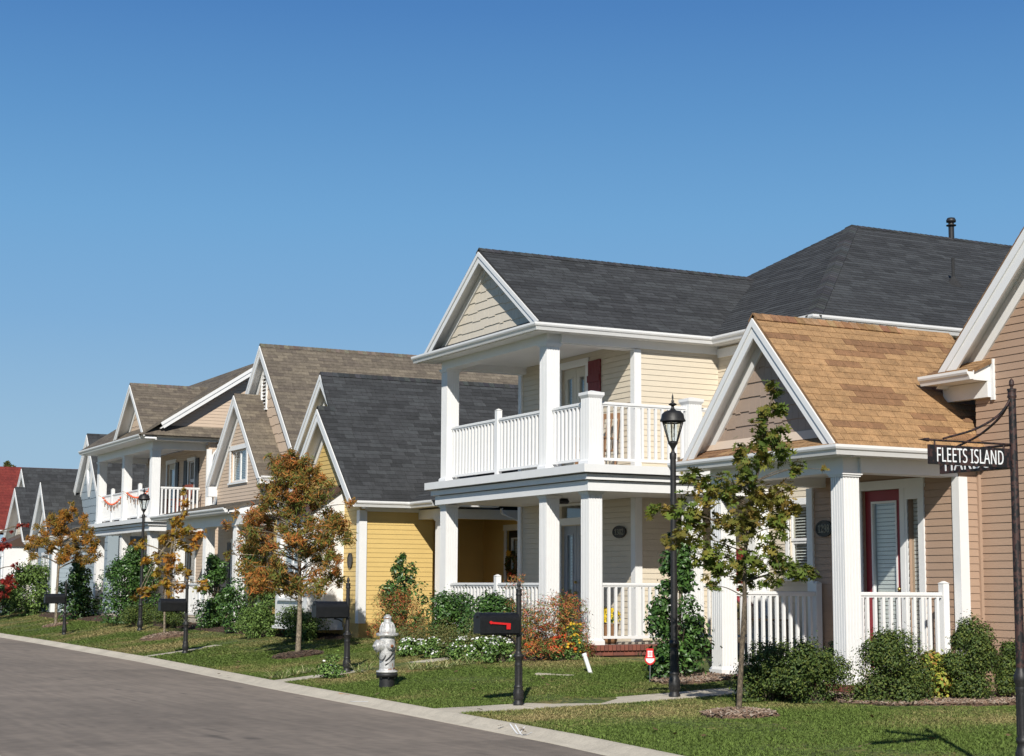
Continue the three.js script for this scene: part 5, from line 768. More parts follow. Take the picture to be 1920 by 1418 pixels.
{ // bench and birdhouse behind the porch railing of the cream house
  const s = 24.6, o = thing('bench', 'dark wooden bench on the porch under the tall window', 'bench', 17.2, 0.66, 24.35); for (let i = 0; i < 4; i++) M('seat_slat', bx(17.0 + i * 0.1, 17.085 + i * 0.1, 1.06, 1.085, 23.2, 24.4), MAT.wood, o); for (const q of [23.3, 24.3]) for (const x of [17.02, 17.34]) M('leg', bx(x, x + 0.05, 0.55, 1.06, q - 0.025, q + 0.025), MAT.wood, o);
  const b = thing('birdhouse', 'small yellow and red birdhouse standing on the porch bench', 'birdhouse', 17.15, 1.085, 24.25); const m = M('birdhouse_body', prism([[24.14, 1.085], [24.32, 1.085], [24.32, 1.3], [24.23, 1.4], [24.14, 1.3]], (a, y, w) => V3(w, y, -a), 17.05, 17.25), std([0.65, 0.5, 0.2]), b); M('birdhouse_roof', [hexa([V3(17.02, 1.30, -24.12), V3(17.28, 1.30, -24.12), V3(17.28, 1.42, -24.23), V3(17.02, 1.42, -24.23)], [V3(17.02, 1.32, -24.1), V3(17.28, 1.32, -24.1), V3(17.28, 1.44, -24.23), V3(17.02, 1.44, -24.23)]), hexa([V3(17.02, 1.30, -24.34), V3(17.28, 1.30, -24.34), V3(17.28, 1.42, -24.23), V3(17.02, 1.42, -24.23)], [V3(17.02, 1.32, -24.36), V3(17.28, 1.32, -24.36), V3(17.28, 1.44, -24.23), V3(17.02, 1.44, -24.23)])], MAT.redPaint, b); M('entrance_hole', move(new THREE.CylinderGeometry(0.025, 0.025, 0.01, 12).rotateZ(Math.PI / 2), 17.047, 1.22, -24.23), MAT.blackPaint, b);
}

// ------------------------------------------------------------------ foliage
function leafGeo(kind) {
  let pts, w;
  if (kind === 'oak') { // lobed, pointed outline as a fan, slightly folded
    const o = [[0, 0], [0.035, 0.18], [0.24, 0.14], [0.07, 0.31], [0.45, 0.36], [0.1, 0.5], [0.46, 0.74], [0.09, 0.7], [0.15, 0.88], [0, 1]], f = [...o, ...o.slice(1, -1).reverse().map(([a, b]) => [-a, b])], c = [0, 0.45], v = [], id = []; v.push(c[0], c[1] - 0.5, 0.0); f.forEach(([a, b]) => v.push(a, b - 0.5, 0.14 * Math.abs(a) + 0.12 * Math.pow(b - 0.5, 2))); for (let i = 0; i < f.length; i++) id.push(0, 1 + i, 1 + (i + 1) % f.length);
    const g = new THREE.BufferGeometry(); g.setAttribute('position', new THREE.Float32BufferAttribute(v, 3)); g.setIndex(id); g.computeVertexNormals(); return g;
  }
  if (kind === 'willow') pts = [[0, -0.5, 0], [0.085, -0.12, 0.03], [0, 0.5, 0.08], [-0.085, -0.12, 0.03], [0, -0.05, 0]];
  else if (kind === 'blade') pts = [[-0.05, 0, 0], [0.05, 0, 0], [0.035, 0.6, 0.1], [0, 1, 0.3], [-0.035, 0.6, 0.1]];
  else pts = [[0, -0.5, 0], [0.26, -0.05, 0.06], [0, 0.5, 0.04], [-0.26, -0.05, 0.06], [0, -0.05, -0.02]];
  const g = new THREE.BufferGeometry(), v = pts.flat(); g.setAttribute('position', new THREE.Float32BufferAttribute(v, 3));
  g.setIndex(kind === 'blade' ? [0, 1, 2, 0, 2, 4, 4, 2, 3] : [0, 1, 4, 1, 2, 4, 2, 3, 4, 3, 0, 4]); g.computeVertexNormals(); return g;
}
function flowerGeo(n = 5) { const v = [0, 0, 0], id = []; for (let i = 0; i < n * 4; i++) { const a = i / (n * 4) * 6.2832, r = 0.5 * (0.55 + 0.45 * Math.abs(Math.cos(a * n / 2))); v.push(Math.cos(a) * r, Math.sin(a) * r, 0.09); } for (let i = 0; i < n * 4; i++) id.push(0, 1 + i, 1 + (i + 1) % (n * 4)); const g = new THREE.BufferGeometry(); g.setAttribute('position', new THREE.Float32BufferAttribute(v, 3)); g.setIndex(id); g.computeVertexNormals(); return g; }
const LG = { oak: leafGeo('oak'), willow: leafGeo('willow'), oval: leafGeo('oval'), blade: leafGeo('blade'), flower: flowerGeo(5), mum: flowerGeo(9) };
function instances(name, geo, mat, items, parent) {            // items: {p, q, s, c}
  const m = new THREE.InstancedMesh(geo, mat, items.length), mx = new THREE.Matrix4(), col = new THREE.Color(), b = parent === scene ? V3(0, 0, 0) : baseOf(parent.parent === scene ? parent : parent), sc = V3(1, 1, 1), ps = V3(0, 0, 0);
  items.forEach((it, i) => { ps.copy(it.p).sub(b); typeof it.s === 'number' ? sc.setScalar(it.s) : sc.copy(it.s); mx.compose(ps, it.q, sc); m.setMatrixAt(i, mx); m.setColorAt(i, col.setRGB(...it.c)); });
  m.name = parent === scene ? numbered(name) : name; m.castShadow = m.receiveShadow = true; parent.add(m); m.instanceMatrix.needsUpdate = true; if (m.instanceColor) m.instanceColor.needsUpdate = true; return stuff(m);
}
const Q = (r) => { const u = r(), v = r() * 6.2832, w = r() * 6.2832; return new THREE.Quaternion(Math.sqrt(1 - u) * Math.sin(v), Math.sqrt(1 - u) * Math.cos(v), Math.sqrt(u) * Math.sin(w), Math.sqrt(u) * Math.cos(w)); };
function qFace(n, r, j = 0.7) { const d = n.clone().add(V3(r() - 0.5, r() - 0.5, r() - 0.5).multiplyScalar(2 * j)).normalize(); return new THREE.Quaternion().setFromUnitVectors(V3(0, 0, 1), d).multiply(new THREE.Quaternion().setFromAxisAngle(V3(0, 0, 1), r() * 6.2832)); }
const pick = (pal, r) => { const c = pal[Math.floor(r() * pal.length)], k = 0.75 + 0.5 * r(); return [c[0] * k, c[1] * k, c[2] * k]; };
const PAL = {
  holly: [[0.036, 0.085, 0.018], [0.050, 0.11, 0.022], [0.075, 0.15, 0.03], [0.03, 0.07, 0.016]],
  box: [[0.046, 0.080, 0.011], [0.064, 0.10, 0.013], [0.032, 0.058, 0.009], [0.095, 0.12, 0.016]],
  azalea: [[0.085, 0.145, 0.025], [0.11, 0.175, 0.03], [0.06, 0.11, 0.02]],
  olive: [[0.10, 0.115, 0.028], [0.12, 0.135, 0.032], [0.08, 0.095, 0.022], [0.14, 0.115, 0.035]],
  nandina: [[0.36, 0.07, 0.03], [0.30, 0.08, 0.03], [0.12, 0.15, 0.03], [0.42, 0.17, 0.035], [0.10, 0.14, 0.03], [0.14, 0.16, 0.03]],
  lime: [[0.24, 0.27, 0.03], [0.18, 0.24, 0.03], [0.30, 0.27, 0.04], [0.32, 0.16, 0.03]],
  vinca: [[0.09, 0.17, 0.03], [0.13, 0.21, 0.04], [0.06, 0.12, 0.025]],
  oak: [[0.095, 0.145, 0.019], [0.12, 0.17, 0.023], [0.17, 0.18, 0.03], [0.22, 0.15, 0.03], [0.07, 0.11, 0.017], [0.13, 0.175, 0.026], [0.25, 0.17, 0.035]],
  willow: [[0.13, 0.165, 0.035], [0.17, 0.19, 0.04], [0.46, 0.17, 0.04], [0.52, 0.19, 0.045], [0.36, 0.20, 0.045], [0.14, 0.17, 0.035], [0.12, 0.155, 0.035], [0.22, 0.20, 0.045], [0.46, 0.14, 0.045]],
  orange: [[0.414, 0.225, 0.025], [0.468, 0.234, 0.027], [0.342, 0.216, 0.027], [0.252, 0.207, 0.032], [0.486, 0.189, 0.032], [0.198, 0.189, 0.027]],
  gold: [[0.414, 0.180, 0.027], [0.360, 0.189, 0.027], [0.234, 0.180, 0.032], [0.450, 0.171, 0.027], [0.153, 0.153, 0.032]],
  red: [[0.36, 0.025, 0.022], [0.30, 0.03, 0.025], [0.42, 0.06, 0.03], [0.2, 0.03, 0.02]],
};
// shrub: base given by pixels of its foot; lumps of leaves around stems
function shrub(name, label, category, o) {
  const r = rng(o.seed || 1), c = o.X ? onX((o.u0 + o.u1) / 2, o.vb, o.X) : gp((o.u0 + o.u1) / 2, o.vb); if (o.X) c.y = gh(c.x, c.s);
  const k = 1 / ppm(c), W = (o.u1 - o.u0) * k / 2, Hh = (o.X ? (ppm(c) && (EYE + ray((o.u0 + o.u1) / 2, o.vt).y * depthOf(c)) - c.y) : (o.vb - o.vt) * k), D = W * (o.deep || 0.8), g = thing(name, label, category, c.x, c.y, c.s, o.group), items = [], lumps = [];
  const nl = o.lumps || 16; for (let i = 0; i < nl; i++) { const a = r() * 6.2832, h = Math.pow(r(), o.shape === 'cone' ? 1.25 : 0.9); let rad = o.shape === 'cone' ? (1 - 0.7 * h * h - 0.08 * h) * (h < 0.12 ? 0.8 : 1) : Math.sqrt(Math.max(0.05, 1 - Math.pow(h * 1.02 - 0.15, 2))) ; const f = Math.sqrt(r()) * 0.93; lumps.push([Math.cos(a) * rad * f * W, h * Hh * 0.92 + 0.08 * Hh, Math.sin(a) * rad * f * D, (o.lr || 0.3) * (0.8 + 0.6 * r()) * Math.min(W, Hh * 0.7) * (o.shape === 'cone' ? 1.2 - 0.65 * h : 1.05)]); }
  const n = Math.round(o.n * (o.pal === 'box' ? 2 : 1.5)), pal = PAL[o.pal], tw = [];
  for (let i = 0; i < n; i++) { const L = lumps[Math.floor(r() * nl)], dir = V3(r() - 0.5, r() - 0.42, r() - 0.5).normalize(), rad = L[3] * Math.pow(0.25 + 0.75 * r(), 0.5) * (r() < 0.13 ? 1.2 + 0.4 * r() : 1); const p = V3(c.x + L[0] + dir.x * rad, Math.max(c.y + 0.02, c.y + L[1] + dir.y * rad), -c.s + L[2] + dir.z * rad); items.push({ p, q: qFace(dir.clone().add(V3(0, 0.5, 0)), r, 0.8), s: (o.leaf || 0.05) * (0.7 + 0.6 * r()), c: pick(pal, r) }); }
  for (const L of lumps) tw.push(tube([V3(c.x + L[0] * 0.15, c.y - 0.03, -c.s + L[2] * 0.15), V3(c.x + L[0] * 0.5, c.y + L[1] * 0.5, -c.s + L[2] * 0.5), V3(c.x + L[0], c.y + L[1], -c.s + L[2])], o.pal === 'nandina' ? 0.005 : 0.011, 0.002, 5, 4));
  M('stems', tw, MAT.bark, g); instances('foliage', LG[o.geo || 'oval'], o.gloss ? LEAFGLOSS : LEAFS, items, g);
  if (o.flowers) { const fl = []; for (let i = 0; i < o.flowers.n; i++) { const L = lumps[Math.floor(r() * nl)], dir = V3(r() - 0.62, 0.2 + r() * 0.8, r() - 0.3).normalize(), rad = L[3] * 1.04; fl.push({ p: V3(c.x + L[0] + dir.x * rad, c.y + L[1] + dir.y * rad, -c.s + L[2] + dir.z * rad), q: qFace(dir.clone().add(V3(-0.25, 0.1, 0.45)), r, 0.25), s: o.flowers.s * (0.8 + 0.4 * r()), c: pick(o.flowers.c, r) }); } instances('flowers', LG[o.flowers.geo || 'flower'], PETAL, fl, g); }
  return g;
}
// tree: trunk path in pixels, crown clumps in pixels [u, v, r, depth offset in r]
function tree(name, label, o) {
  const r = rng(o.seed), b = gp(...o.base), d = depthH(b), k = depthOf(b) / FPX, g = thing(name, label, 'tree', b.x, b.y, b.s, o.group), at = (u, v, dz = 0) => atDepth(u, v, d + dz * k * 1), items = [];
  const pts = o.trunk.map(([u, v]) => at(u, v)); pts[0].y = b.y - 0.04; const tr = M('trunk', [tube(pts, o.tr[0] * k, o.tr[1] * k, 10, 24), tube([pts[0].clone(), pts[0].clone().lerp(pts[1], 0.04), pts[0].clone().lerp(pts[1], 0.1)], o.tr[0] * k * 1.35, o.tr[0] * k * 0.9, 10, 4)], o.bark || MAT.bark, g);
  const curve = new THREE.CatmullRomCurve3(pts), limbs = [];
  for (const [u, v, rad, dz = 0, share = 1] of o.clumps) {
    const c = at(u, v, dz), R0 = rad * k; let best = null; for (let t = 0.3; t <= 1; t += 0.04) { const q = curve.getPoint(t), e = c.y - q.y - 0.25 * q.distanceTo(c); const s = Math.abs(e) + 0.3 * q.distanceTo(c); if (q.y < c.y + 0.15 && (!best || s < best[0])) best = [s, q]; } const q = best ? best[1] : curve.getPoint(0.6);
    const mid = q.clone().lerp(c, 0.55); mid.y += 0.08 * q.distanceTo(c); limbs.push(tube([q, mid, c], 1.3 * k, 0.5 * k, 5, 8));
    const n = Math.round(o.n * Math.pow(rad, 1.7) / 400 * share); const subs = []; const ns = Math.max(4, Math.round(rad / 4)); for (let i = 0; i < ns; i++) { const dv = V3(r() - 0.5, (r() - 0.5) * 0.8, r() - 0.5).normalize().multiplyScalar(R0 * (0.25 + 0.75 * r())); const e = c.clone().add(dv); subs.push([e, R0 * (0.28 + 0.3 * r())]); limbs.push(tube([c, c.clone().lerp(e, 0.5).add(V3(0, 0.02, 0)), e], 0.45 * k, 0.25 * k, 4, 4)); }
    const pal = PAL[o.pal2 && r() < (o.mix || 0) ? o.pal2 : o.pal], base = pick(pal, r);
    for (let i = 0; i < n; i++) { const [e, er] = subs[Math.floor(r() * ns)], dir = V3(r() - 0.5, r() - 0.5, r() - 0.5).normalize(), p = e.clone().addScaledVector(dir, er * (0.15 + 1.1 * Math.pow(r(), 0.7))); const nrm = dir.clone().multiplyScalar(0.5).add(V3(0, 0.7, 0)); const q2 = o.geo === 'willow' ? new THREE.Quaternion().setFromUnitVectors(V3(0, 1, 0), V3(r() - 0.5, r() - 0.62, r() - 0.5).normalize()).multiply(new THREE.Quaternion().setFromAxisAngle(V3(0, 1, 0), r() * 6.28)) : qFace(nrm, r, 0.8); items.push({ p, q: q2, s: o.leaf * (0.65 + 0.7 * r()), c: pick(pal, r).map((x, i2) => x * 0.6 + base[i2] * 0.4) }); }
  }
  M('limb', limbs, o.bark || MAT.bark, tr); instances('crown', LG[o.geo], LEAF, items, g); return g;
}
tree('oak_tree', 'young green oak tree in the lawn before the tan roofed porch', { base: [1385, 1341], seed: 101, geo: 'oak', leaf: 0.115, pal: 'oak', n: 84, tr: [5.6, 1.2], trunk: [[1385, 1341], [1390, 1240], [1396, 1130], [1398, 1030], [1412, 930], [1428, 850], [1440, 780], [1452, 725]],
  clumps: [[1455, 735, 20], [1440, 775, 24, 5], [1462, 770, 22, -8], [1425, 815, 30, -6], [1455, 815, 28, 10], [1395, 845, 26, 0], [1430, 860, 30, 6], [1465, 845, 24, -6], [1405, 885, 32, -20], [1300, 890, 28, -25], [1320, 925, 30, -15], [1360, 925, 40, -20], [1410, 930, 42, 15], [1455, 925, 36, -8], [1475, 950, 28, 8], [1285, 965, 34, -10], [1330, 975, 38, 20], [1380, 985, 46, -25], [1430, 985, 46, 20], [1465, 990, 30, -15], [1225, 955, 14, 0, 1.5], [1250, 958, 12, 5, 1.5], [1275, 1010, 30, 5], [1320, 1030, 34, -20], [1360, 1045, 36, 10], [1400, 1050, 36, -10], [1455, 1045, 34, -10], [1480, 1065, 26, 10], [1500, 1080, 22, -5], [1520, 1072, 16, 0, 1.4], [1345, 1080, 24, 0], [1390, 1090, 24, 12], [1440, 1080, 24, 0], [1335, 1098, 14, 0, 1.3], [1545, 880, 7, 0, 1], [1490, 880, 18, 5]] });
{ const cl = []; const r = rng(55); for (let i = 0; i < 125; i++) { const t = Math.pow(r(), 0.75), v = lerp(850, 1105, t), half = t < 0.12 ? 16 + t * 180 : lerp(36, 112, clamp((t - 0.1) / 0.55, 0, 1)) * (t > 0.86 ? 0.75 : 1), u = 556 + (r() * 2 - 1) * half * 0.92 - 6 * t; cl.push([u, v, 17 + 9 * r(), (r() * 2 - 1) * half * 0.8]); } cl.push([425, 985, 12, 0], [440, 965, 10, 0], [655, 945, 12, 0], [545, 850, 14, 0], [590, 880, 12, 0], [505, 855, 9, 0], [655, 1010, 14, 0], [430, 1040, 12, 0]);
  tree('willow_oak_tree', 'bushy rust and green willow oak before the yellow house', { base: [558, 1230], seed: 102, geo: 'willow', leaf: 0.125, pal: 'willow', n: 400, tr: [5.5, 1.2], bark: MAT.barkPale, trunk: [[558, 1230], [561, 1170], [562, 1110], [560, 1030], [557, 950], [553, 845]], clumps: cl }); }
tree('oak_sapling', 'slender oak sapling with orange leaves beside the far lamp', { base: [308, 1195], seed: 103, geo: 'oak', leaf: 0.15, pal: 'orange', n: 150, tr: [2.2, 0.8], bark: MAT.barkPale, trunk: [[308, 1195], [309, 1130], [315, 1060], [328, 1000], [342, 955], [350, 918]],
  clumps: [[350, 922, 10], [346, 945, 12], [340, 965, 13], [335, 985, 15], [325, 1000, 18, 8], [352, 1000, 20, -8], [370, 1002, 15, 5], [305, 1015, 18, -6], [340, 1022, 20, 10], [365, 1022, 14, 0], [260, 1022, 13, 0], [248, 1018, 7, 0], [300, 1040, 18, 6], [320, 1050, 20, -10], [278, 1055, 14, 0], [335, 1065, 18, 6], [300, 1075, 18, -6], [345, 1072, 12, 0], [285, 1100, 18, 5], [265, 1112, 14, 0], [310, 1095, 18, -5], [335, 1105, 16, 8], [385, 1098, 15, 0], [370, 1105, 10, 0], [255, 1120, 9, 0], [325, 1125, 10, 0]] });
{ const cl = []; const r = rng(56); for (let i = 0; i < 60; i++) { const t = r(), v = lerp(958, 1055, t), half = 64 * Math.sqrt(Math.max(0.04, 1 - Math.pow((t - 0.72) / 0.76, 2))) * (t < 0.25 ? 0.6 + t : 1); cl.push([118 + (t < 0.3 ? 8 : 0) + (r() * 2 - 1) * half, v, 9 + 5 * r(), (r() * 2 - 1) * half * 0.8]); } cl.push([132, 945, 7, 0], [135, 955, 9, 0], [58, 1020, 10, 0], [170, 1035, 11, 0]);
  tree('willow_oak_tree', 'rounded orange willow oak before the blue house', { base: [104, 1173], seed: 104, geo: 'willow', leaf: 0.14, pal: 'gold', n: 900, tr: [3, 1], bark: MAT.barkPale, trunk: [[104, 1173], [106, 1120], [109, 1070], [114, 1030], [122, 980], [133, 945]], clumps: cl }); }
{ const cl = []; const r = rng(57); for (let i = 0; i < 34; i++) cl.push([-25 + (r() * 2 - 1) * 45, lerp(1000, 1120, r()), 10 + 5 * r(), (r() * 2 - 1) * 40]); cl.push([38, 988, 8], [48, 985, 6], [22, 998, 5], [28, 1062, 7], [15, 1100, 8]);
  tree('red_maple_tree', 'red leaved maple at the end of the row', { base: [-22, 1168], seed: 105, geo: 'oak', leaf: 0.14, pal: 'red', n: 420, tr: [3, 1], trunk: [[-22, 1168], [-20, 1100], [-15, 1050], [-10, 1000]], clumps: cl }); }
{ const cl = []; const r = rng(58); for (let i = 0; i < 26; i++) cl.push([17 + (r() * 2 - 1) * 9, lerp(866, 900, r()), 5, (r() * 2 - 1) * 8]); const b = onX(17, 1090, 30), d0 = depthH(b), g = thing('tree', 'far treetop showing above the red roof', 'tree', b.x, 0, b.s), k = d0 / FPX; const it = []; M('trunk', tube([atDepth(17, 1090, d0), atDepth(17, 980, d0), atDepth(17, 880, d0)], 4 * k, 1 * k, 7, 8), MAT.bark, g); for (const [u, v, rd, dz] of cl) for (let i = 0; i < 40; i++) { const c = atDepth(u, v, d0 + dz * k), dir = V3(r() - 0.5, r() - 0.5, r() - 0.5).normalize().multiplyScalar(rd * k * Math.sqrt(r())); it.push({ p: c.add(dir), q: Q(r), s: 0.22, c: pick(PAL.olive, r) }); } instances('crown', LG.oval, LEAF, it, g); }

// shrubs
shrub('holly_shrub', 'tall glossy holly growing behind the near street lamp', 'shrub', { u0: 1205, u1: 1335, vt: 1010, vb: 1272, seed: 1, shape: 'cone', n: 5200, leaf: 0.075, pal: 'holly', gloss: 1, lumps: 46, lr: 0.34 });
shrub('box_shrub', 'clipped dark green shrub at the left of the tan roofed porch', 'shrub', { u0: 1388, u1: 1505, vt: 1228, vb: 1314, seed: 2, n: 7000, leaf: 0.036, pal: 'box', lumps: 22, lr: 0.42, group: 'low shrubs before the taupe porch' });
shrub('box_shrub', 'clipped dark green shrub next to the leftmost, before the porch steps', 'shrub', { u0: 1470, u1: 1595, vt: 1225, vb: 1319, seed: 3, n: 7500, leaf: 0.036, pal: 'box', lumps: 22, lr: 0.42, group: 'low shrubs before the taupe porch' });
shrub('box_shrub', 'small upright dark shrub against the near porch column', 'shrub', { u0: 1545, u1: 1602, vt: 1205, vb: 1290, seed: 4, n: 2600, leaf: 0.035, pal: 'holly', lumps: 14, lr: 0.34, group: 'low shrubs before the taupe porch' });
shrub('box_shrub', 'rounded dark green shrub under the red door railing', 'shrub', { u0: 1598, u1: 1742, vt: 1208, vb: 1316, seed: 5, n: 9500, leaf: 0.036, pal: 'box', lumps: 26, lr: 0.4, group: 'low shrubs before the taupe porch' });
shrub('nandina_shrub', 'airy green shrub with thin shoots rising behind the rounded shrub', 'shrub', { u0: 1630, u1: 1740, vt: 1195, vb: 1296, seed: 6, n: 1500, leaf: 0.055, pal: 'azalea', geo: 'willow', lumps: 22, lr: 0.3 });
shrub('azalea_shrub', 'yellow green azalea with a few orange leaves', 'shrub', { u0: 1720, u1: 1810, vt: 1240, vb: 1312, seed: 7, n: 1600, leaf: 0.07, pal: 'lime', lumps: 18, lr: 0.36 });
shrub('box_shrub', 'tall dark green shrub by the corner board of the taupe house', 'shrub', { u0: 1775, u1: 1880, vt: 1180, vb: 1314, seed: 8, n: 8500, leaf: 0.036, pal: 'box', lumps: 26, lr: 0.36, group: 'low shrubs before the taupe porch' });
shrub('box_shrub', 'dark green shrub against the taupe wall beside the sign post', 'shrub', { u0: 1870, u1: 1955, vt: 1215, vb: 1312, seed: 9, n: 7000, leaf: 0.036, pal: 'box', lumps: 24, lr: 0.38, group: 'low shrubs before the taupe porch' });
shrub('holly_shrub', 'pointed holly standing before the sunlit yellow wall', 'shrub', { u0: 700, u1: 812, vt: 1040, vb: 1195, X: 13.3, seed: 11, shape: 'cone', n: 2600, leaf: 0.07, pal: 'holly', gloss: 1, lumps: 54, lr: 0.24 });
shrub('nandina_shrub', 'reddish nandina at the foot of the pointed holly', 'shrub', { u0: 692, u1: 800, vt: 1112, vb: 1195, X: 13.15, seed: 12, n: 4600, leaf: 0.06, pal: 'nandina', geo: 'willow', lumps: 30, lr: 0.3 });
shrub('cherry_laurel', 'dark green laurel hedge along the white porch railing', 'shrub', { u0: 785, u1: 925, vt: 1128, vb: 1200, X: 13.5, seed: 13, n: 4600, leaf: 0.065, pal: 'holly', gloss: 1, lumps: 26, lr: 0.34 });
shrub('cherry_laurel', 'dark green laurel behind the red flagged mailbox', 'shrub', { u0: 865, u1: 1000, vt: 1130, vb: 1205, X: 13.5, seed: 14, n: 4200, leaf: 0.065, pal: 'holly', gloss: 1, lumps: 26, lr: 0.34 });
shrub('groundcover_shrub', 'low olive green mounded hedge behind the white flowers', 'shrub', { u0: 735, u1: 870, vt: 1174, vb: 1222, X: 12.95, seed: 15, n: 9000, leaf: 0.028, pal: 'olive', lumps: 26, lr: 0.55 });
shrub('groundcover_shrub', 'low olive green mounded hedge beside the white flower drift', 'shrub', { u0: 820, u1: 960, vt: 1178, vb: 1226, X: 12.95, seed: 16, n: 9000, leaf: 0.028, pal: 'olive', lumps: 26, lr: 0.55 });
shrub('nandina_shrub', 'tall red nandina before the grey front doors', 'shrub', { u0: 965, u1: 1115, vt: 1120, vb: 1236, X: 13.35, seed: 17, n: 5200, leaf: 0.075, pal: 'nandina', geo: 'willow', lumps: 60, lr: 0.22 });
shrub('nandina_shrub', 'sparse red tipped nandina behind the mailbox post', 'shrub', { u0: 930, u1: 1005, vt: 1085, vb: 1225, X: 13.6, seed: 18, n: 800, leaf: 0.055, pal: 'nandina', geo: 'willow', lumps: 22, lr: 0.26 });
shrub('chrysanthemum', 'orange red chrysanthemum clump by the porch step', 'flowers', { u0: 1030, u1: 1076, vt: 1203, vb: 1238, X: 13.3, seed: 19, n: 900, leaf: 0.035, pal: 'vinca', lumps: 14, lr: 0.5, flowers: { n: 260, s: 0.045, geo: 'mum', c: [[0.5, 0.06, 0.02], [0.6, 0.12, 0.02], [0.35, 0.02, 0.02]] } });
shrub('chrysanthemum', 'yellow chrysanthemum clump among the nandina', 'flowers', { u0: 1055, u1: 1098, vt: 1175, vb: 1236, X: 13.45, seed: 20, n: 900, leaf: 0.035, pal: 'vinca', lumps: 14, lr: 0.45, flowers: { n: 70, s: 0.042, geo: 'mum', c: [[0.65, 0.45, 0.03], [0.6, 0.36, 0.03]] } });
shrub('chrysanthemum', 'dark red chrysanthemum clump in the flower bed', 'flowers', { u0: 1005, u1: 1045, vt: 1180, vb: 1234, X: 13.5, seed: 25, n: 700, leaf: 0.035, pal: 'nandina', lumps: 12, lr: 0.45, flowers: { n: 200, s: 0.045, geo: 'mum', c: [[0.22, 0.012, 0.02], [0.3, 0.03, 0.02]] } });
[[745, 800, 21], [785, 845, 22], [830, 890, 23], [875, 925, 24], [915, 965, 26]].forEach(([a, b, sd], i) => shrub('vinca_plant', ['white flowering vinca clump beside the hydrant', 'white flowering vinca clump next to the clump at the hydrant', 'white flowering vinca clump in the middle of the drift', 'white flowering vinca clump left of the flagged mailbox', 'white flowering vinca clump under the flagged mailbox'][i], 'flowers', { u0: a - 6, u1: b + 6, vt: 1205, vb: 1243, X: 12.45 + 0.05 * i, seed: sd, n: 1700, leaf: 0.05, pal: 'vinca', lumps: 16, lr: 0.5, group: 'white vinca drift', flowers: { n: 75, s: 0.036, c: [[0.8, 0.8, 0.78], [0.75, 0.75, 0.75]] } }));
shrub('vinca_plant', 'small white flowered plant at the foot of the second mailbox', 'flowers', { u0: 600, u1: 650, vt: 1238, vb: 1272, seed: 27, n: 900, leaf: 0.05, pal: 'vinca', lumps: 12, lr: 0.5, flowers: { n: 14, s: 0.05, c: [[0.8, 0.8, 0.78]] } });
shrub('azalea_shrub', 'green azalea hedge under the rust coloured willow oak', 'shrub', { u0: 435, u1: 530, vt: 1150, vb: 1196, seed: 31, n: 4500, leaf: 0.05, pal: 'azalea', lumps: 26, lr: 0.45, group: 'azalea hedge by the willow oak' });
shrub('azalea_shrub', 'green azalea hedge beside the willow oak trunk', 'shrub', { u0: 510, u1: 612, vt: 1150, vb: 1202, seed: 32, n: 4500, leaf: 0.05, pal: 'azalea', lumps: 26, lr: 0.45, group: 'azalea hedge by the willow oak' });
shrub('holly_shrub', 'taller green shrub behind the azalea hedge', 'shrub', { u0: 470, u1: 620, vt: 1105, vb: 1185, X: 13.5, seed: 33, n: 3600, leaf: 0.06, pal: 'azalea', lumps: 30, lr: 0.36 });
shrub('holly_shrub', 'conical holly before the beige house porch', 'shrub', { u0: 357, u1: 440, vt: 1042, vb: 1175, X: 13.4, seed: 34, shape: 'cone', n: 5200, leaf: 0.08, pal: 'holly', gloss: 1, lumps: 34, lr: 0.34, group: 'conical hollies' });
shrub('holly_shrub', 'loose holly against the beige porch column', 'shrub', { u0: 405, u1: 525, vt: 1040, vb: 1180, X: 13.3, seed: 35, shape: 'cone', n: 4200, leaf: 0.075, pal: 'holly', gloss: 1, lumps: 34, lr: 0.28, group: 'conical hollies' });
shrub('holly_shrub', 'broad holly under the garlanded balcony', 'shrub', { u0: 178, u1: 300, vt: 1030, vb: 1175, X: 13.2, seed: 36, shape: 'cone', n: 7500, leaf: 0.09, pal: 'holly', gloss: 1, lumps: 40, lr: 0.36, group: 'conical hollies' });
shrub('holly_shrub', 'holly between the blue wall and the white porch', 'shrub', { u0: 105, u1: 185, vt: 1055, vb: 1160, X: 13.2, seed: 37, shape: 'cone', n: 4200, leaf: 0.1, pal: 'holly', gloss: 1, lumps: 34, lr: 0.36, group: 'conical hollies' });
shrub('box_shrub', 'low clipped hedge at the foot of the far lamp', 'shrub', { u0: 215, u1: 290, vt: 1143, vb: 1180, X: 12.85, seed: 38, n: 5200, leaf: 0.04, pal: 'box', lumps: 20, lr: 0.5, group: 'low hedge past the orange sapling' }); shrub('box_shrub', 'low clipped hedge behind the orange leaved sapling', 'shrub', { u0: 280, u1: 350, vt: 1140, vb: 1180, X: 12.95, seed: 39, n: 5200, leaf: 0.04, pal: 'box', lumps: 20, lr: 0.5, group: 'low hedge past the orange sapling' });
shrub('holly_shrub', 'green shrub mass beside the red maple', 'shrub', { u0: 15, u1: 95, vt: 1070, vb: 1150, X: 13.2, seed: 40, n: 4500, leaf: 0.1, pal: 'azalea', lumps: 30, lr: 0.4 }); shrub('holly_shrub', 'dark shrub under the white bay of the far house', 'shrub', { u0: -30, u1: 45, vt: 1100, vb: 1150, X: 12.9, seed: 41, n: 4000, leaf: 0.09, pal: 'holly', lumps: 30, lr: 0.4 });
